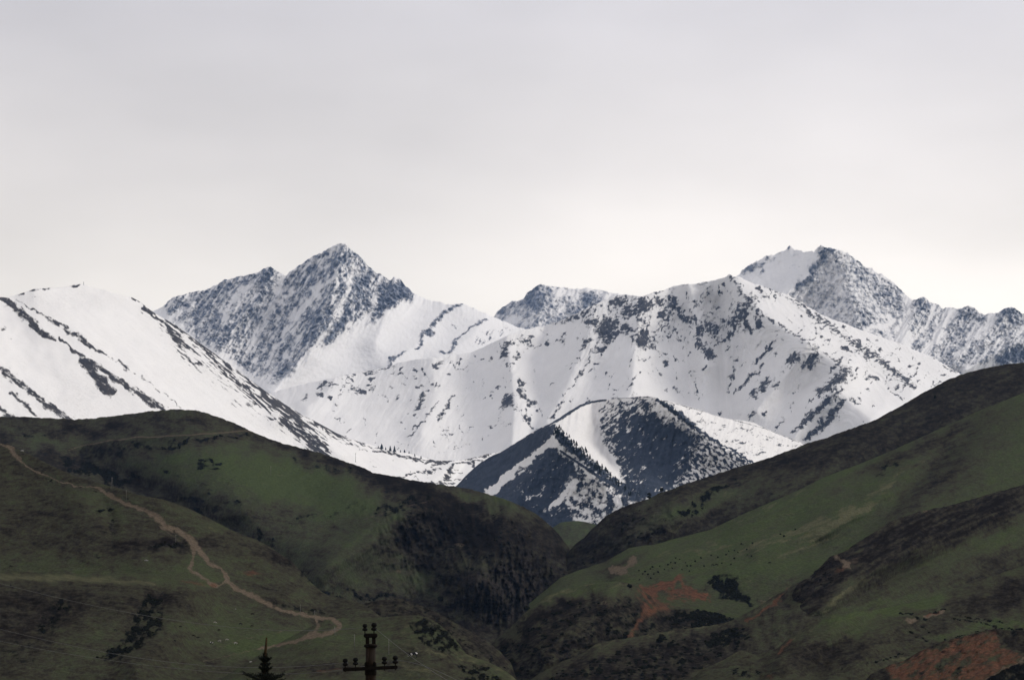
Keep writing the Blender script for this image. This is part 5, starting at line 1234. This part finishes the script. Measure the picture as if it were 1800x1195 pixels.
def tube(name, pts, radii, mat, parent=None, n=8):
    V, Fc = [], []
    pts = [Vector(p) for p in pts]
    if not hasattr(radii, '__len__'): radii = [radii] * len(pts)
    for i, p in enumerate(pts):
        d = (pts[min(i + 1, len(pts) - 1)] - pts[max(i - 1, 0)]).normalized()
        a = d.cross(Vector((0, 0, 1)))
        if a.length < 1e-4: a = Vector((1, 0, 0))
        a.normalize(); b = d.cross(a)
        for j in range(n):
            t_ = 2 * math.pi * j / n
            V.append(p + (a * math.cos(t_) + b * math.sin(t_)) * radii[i])
    for i in range(len(pts) - 1):
        for j in range(n): Fc.append((i * n + j, i * n + (j + 1) % n, (i + 1) * n + (j + 1) % n, (i + 1) * n + j))
    Fc.append(tuple(range(n))[::-1]); Fc.append(tuple((len(pts) - 1) * n + j for j in range(n)))
    return mesh_obj(name, V, Fc, mat, parent, True)

def wood_mat():
    m, nt, b = new_mat('weathered_timber'); n = NB(nt)
    v = n.noise(6, 6, .7, (4, 4, .35)); w = n.noise(1.6, 3, .5)
    c = n.ramp(v, [(.3, (0.004, 0.003, 0.003)), (.5, (0.012, 0.007, 0.004)), (.7, (0.036, 0.022, 0.013))])
    nt.links.new(n.mix(n.step(w, .5, .75), c, (0.015, 0.012, 0.010)), b.inputs['Base Color'])
    n.bump(b, v, .6, .02)
    return m
M_WOOD = wood_mat()
M_IRON = simple_mat('tarred_iron', (0.006, 0.0055, 0.005), (0.012, 0.009, 0.007), 9, .8, .05)
M_CERAMIC = simple_mat('dark_porcelain', (0.006, 0.006, 0.006), (0.010, 0.009, 0.009), 3, .7, .05)
M_WIRE = simple_mat('aluminium_wire', (0.085, 0.085, 0.08), (0.05, 0.05, 0.048), 2, .6, .3)
M_TIE = simple_mat('bright_tie_wire', (0.45, 0.47, 0.46), (0.35, 0.36, 0.36), 20, .5, .4)
M_GREYPOLE = simple_mat('bleached_pole', (0.20, 0.19, 0.175), (0.13, 0.125, 0.115), 1.5)

PY = 70.0
def pz(y, Y=PY): return CZ + Y * (HY - y) / F
def pxm(x, Y=PY): return Y * (x - 900) / F
U = PY / F                                   # metres per photo pixel at the pole
pole = bpy.data.objects.new('utility_pole', None); COL.objects.link(pole)
pole.location = (pxm(651.5), PY, 0)
tag(pole, 'dark wooden power pole with crossarm and six insulators, rising at the bottom edge', 'power pole')
zt = pz(1133)
prof = [(.175, -.6)] + [(.175 - .055 * i / 10, zt * i / 10) for i in range(11)]
v_, f_ = lathe(prof, 16)
mesh_obj('post', v_, f_, M_WOOD, pole, True)
def lx(x): return pxm(x) - pole.location.x
# head of the pole: two iron uprights with a gap between, held by two bands
for sx in (-1, 1):
    bevel_box('bracket', (6.3 * U, .09, 26 * U), (sx * 5.6 * U, 0, pz(1126)), M_IRON, pole)
bevel_box('band', (24 * U, .19, 7.5 * U), (0, 0, pz(1116.5)), M_IRON, pole, .02)
v_, f_ = lathe([(.11, -.045), (.155, -.03), (.165, 0), (.155, .03), (.11, .045)], 16)
o = mesh_obj('band', v_, f_, M_IRON, pole, True); o.location = (0, 0, pz(1134.5))
# collar and crossarm
v_, f_ = lathe([(.127, -.14), (.142, -.12), (.142, .10), (.127, .12)], 16)
o = mesh_obj('collar', v_, f_, M_IRON, pole, True); o.location = (0, 0, pz(1176))
bevel_box('crossarm', (96 * U, .09, 6.2 * U), (lx(651.5), -.165, pz(1174.3)), M_IRON, pole, .015, (0, R(-2.6), 0))
for sx in (-1, 1): bevel_box('arm_clamp', (5 * U, .30, 9 * U), (sx * 7.5 * U, -.05, pz(1167)), M_IRON, pole, .02)
INS = [(0.030, 0), (0.050, .012), (0.066, .022), (0.062, .05), (0.034, .075), (0.036, .085), (0.058, .097), (0.060, .125), (0.052, .155), (0.030, .172)]
ins_me = raw_mesh('insulator', lathe(INS, 14), M_CERAMIC)
ins_me.polygons.foreach_set('use_smooth', np.ones(len(ins_me.polygons), bool))
pin_me = raw_mesh('pin', lathe([(.012, -.14), (.012, .03)], 8), M_IRON)
TOPS = []
for x, y, yy, sc in [(641.5, 1108.5, 0, 1.0), (657.5, 1108, 0, 1.12), (607.5, 1170, -.165, 1.02), (625.5, 1168.5, -.165, 1.02), (676.3, 1167, -.165, 1.05), (695.3, 1166, -.165, 1.1)]:
    o = bpy.data.objects.new('insulator', ins_me); COL.objects.link(o); o.parent = pole
    o.location = (lx(x), yy, pz(y)); o.scale = (sc * 1.02,) * 3
    q = bpy.data.objects.new('pin', pin_me); COL.objects.link(q); q.parent = o
    TOPS.append((x, y - 7.5 * sc))
# wires
def wire(pts, Ya, Yb, label, rad=.005):
    n = 40; xs = [p[0] for p in pts]; ts = np.linspace(0, 1, n)
    ord_ = 1 if xs[-1] > xs[0] else -1
    co = np.polyfit([p[0] for p in pts], [p[1] for p in pts], min(4, len(pts) - 1))
    P3 = []
    for t_ in ts:
        x = xs[0] + (xs[-1] - xs[0]) * t_
        P3.append(at(x, float(np.polyval(co, x)), Ya + (Yb - Ya) * t_))
    o = tube('power_line', P3, rad, M_WIRE, None, 5)
    tag(o, label, 'power line', 'wires strung from the power pole')
wire([(641, 1102), (566, 1107), (481, 1107), (380, 1099), (290, 1087), (128, 1056), (-60, 1008)], PY, 118, 'topmost thin wire running left from the top of the power pole')
wire([(607, 1164), (520, 1170), (464, 1173), (380, 1171), (290, 1161), (124, 1134), (-60, 1090)], PY, 118, 'middle thin wire running left from the outer crossarm insulator')
wire([(690, 1159), (604, 1177), (507, 1183), (380, 1180), (250, 1168), (100, 1145), (-60, 1112)], PY, 118, 'lowest thin wire running left past the crossarm of the power pole')
wire([(660, 1104), (697, 1134), (722, 1153), (770, 1185), (820, 1215)], PY, 56, 'thin wire dropping steeply to the right from the pole top', .004)
wire([(697, 1160), (720, 1163), (760, 1175), (860, 1225)], PY, 56, 'thin wire leaving the right end of the crossarm', .004)

# distant line poles and posts
def line_pole(layer, x, y, hpx, label, a_frame=False):
    p = layer.point(x, y); k_ = p.y / F; h = hpx * k_
    r_ = bpy.data.objects.new('line_pole', None); COL.objects.link(r_); r_.location = p
    tag(r_, label, 'pole', 'grey line poles on the left hills')
    w = .30 * k_
    if a_frame:
        for sx in (-1, 1): tube('post', [(sx * 1.9 * k_, 0, -.3), (sx * .35 * k_, 0, h)], [w, w * .8], M_GREYPOLE, r_, 6)
    else:
        tube('post', [(0, 0, -.3), (0, 0, h)], [w, w * .8], M_GREYPOLE, r_, 6)
    tube('crossarm', [(-1.6 * k_, 0, h * .93), (1.6 * k_, 0, h * .93)], w * .6, M_GREYPOLE, r_, 6)
line_pole(Pp, 197, 858.5, 20, 'grey A-shaped line pole where the dirt track comes over the spur', True)
line_pole(Pp, 222, 877, 16, 'thin grey line pole above the upper dirt track, right of the A-shaped one')
line_pole(Pp, 309, 955, 16, 'thin grey line pole in the hollow below the middle of the dirt track')
line_pole(H, 476, 836, 17, 'thin grey line pole on the green face of the left hill')
line_pole(Pp, 528, 1078, 16, 'thin grey line pole beside the lower dirt track, left of its hairpin')
line_pole(Pp, 553, 1087, 15, 'thin grey line pole at the inside of the track hairpin')
line_pole(E, 625, 812, 16, 'thin grey line pole against the snow above the left hill skyline')
for x, y, h, lab in [(623, 1141, 27, 'pale slender post on the meadow just left of the power pole'), (683.5, 1150, 28, 'pale slender post on the meadow just right of the power pole'), (588.5, 1116, 16, 'short pale post on the meadow below the track hairpin')]:
    p = Q.point(x, y); k_ = p.y / F
    o = tube('meadow_post', [p - Vector((0, 0, .3)), p + Vector((0, 0, h * k_))], .42 * k_, M_GREYPOLE, None, 7)
    tag(o, lab, 'post', 'pale posts on the near meadow')
p = E.point(147, 501); k_ = p.y / F
mast = bpy.data.objects.new('summit_mast', None); COL.objects.link(mast); mast.location = p
tag(mast, 'tiny dark mast on the summit of the snow dome', 'mast')
tube('post', [(0, 0, -2), (0, 0, 5.5 * k_)], .28 * k_, M_IRON, mast, 6)
tube('crossbar', [(-.9 * k_, 0, 4.2 * k_), (.9 * k_, 0, 4.2 * k_)], .18 * k_, M_IRON, mast, 6)

# ------------------------------------------------------------------ spruce tip in the foreground
SY = 58.0; SU = SY / F
M_NEEDLE = simple_mat('dark_spruce_needles', (0.010, 0.014, 0.009), (0.004, 0.006, 0.005), 25, .7, .1)
M_LEADER = simple_mat('young_spruce_bark', (0.04, 0.024, 0.009), (0.016, 0.011, 0.007), 18, .8, .1)
sp = bpy.data.objects.new('spruce_tree', None); COL.objects.link(sp)
sp.location = (pxm(466, SY), SY, 0)
tag(sp, 'black spruce tip with bare brown leader at the bottom edge, left of the pole', 'tree')
def sz(y): return pz(y, SY)
tube('trunk', [(0, 0, -.3), (0, 0, sz(1195) * .6), (-.01, 0, sz(1185)), (0, 0, sz(1150)), (.012, 0, sz(1140)), (.03, 0, sz(1120))], [.16, .075, .050, .034, .026, .018], M_LEADER, sp, 8)
rn = np.random.default_rng(77)
NV, NF = [], []
def needle(p, d, L, w=.006):
    d = Vector(d).normalized(); a = d.cross(Vector((rn.normal(), rn.normal(), rn.normal()))).normalized() * w
    b = len(NV); NV.extend([p - a, p + a, p + d * L]); NF.append((b, b + 1, b + 2))
def twig(p0, d, L, dens, nl):
    d = Vector(d).normalized()
    m_ = max(6, int(L * dens))
    for i in range(m_):
        u = i / m_; p = p0 + d * (L * u) + Vector((0, 0, .10 * L * u * u))
        v = Vector(rn.normal(size=3)); v = (v - d * v.dot(d)).normalized()
        needle(p, d * .75 + v, nl * rn.uniform(.7, 1.2), .007)
def branch(z, ang, L, up, dens, nl):
    d = Vector((math.cos(ang), math.sin(ang), up)); p0 = Vector((0, 0, z))
    twig(p0, d, L, dens, nl)
    e_ = d.normalized()
    side = e_.cross(Vector((0, 0, 1))).normalized()
    for q in (.3, .45, .6, .75):
        for sg in (-1, 1):
            twig(p0 + e_ * L * q, e_ * .8 + side * sg * .7 + Vector((0, 0, .15)), L * (1 - q) * .75, dens, nl)
# short needles down the upper stem
for i in range(520):
    z = rn.uniform(sz(1196), sz(1147)); a = rn.uniform(0, 6.28)
    f_ = (sz(1147) - z) / (sz(1147) - sz(1196))
    r_ = .022 + .03 * f_
    needle(Vector((math.cos(a) * r_, math.sin(a) * r_, z)), (math.cos(a), math.sin(a), .9), .04 + .03 * f_, .009)
for y, L, up, n_ in [(1165, .17, .85, 6), (1172, .13, .7, 5), (1180, .17, .6, 5), (1190, .15, .5, 5), (1199, .48, .35, 7), (1206, .40, .3, 6)]:
    for i in range(n_):
        branch(sz(y), i * 6.283 / n_ + rn.uniform(-.2, .2) + (.1 if y < 1190 else 0), L * rn.uniform(.85, 1.12), up, 200, .04)
z = sz(1215)
while z > .8:
    L = min(2.1, .5 + (sz(1215) - z) * .30)
    for i in range(8): branch(z, i * .785 + rn.uniform(-.3, .3), L * rn.uniform(.85, 1.1), .12, 34, .09)
    z -= .38
mesh_obj('crown', NV, NF, M_NEEDLE, sp)

if __name__ == '__main__':
    print('TRIS', sum(len(p.data.loops) - 2 * len(p.data.polygons) for p in COL.objects if p.type == 'MESH'))
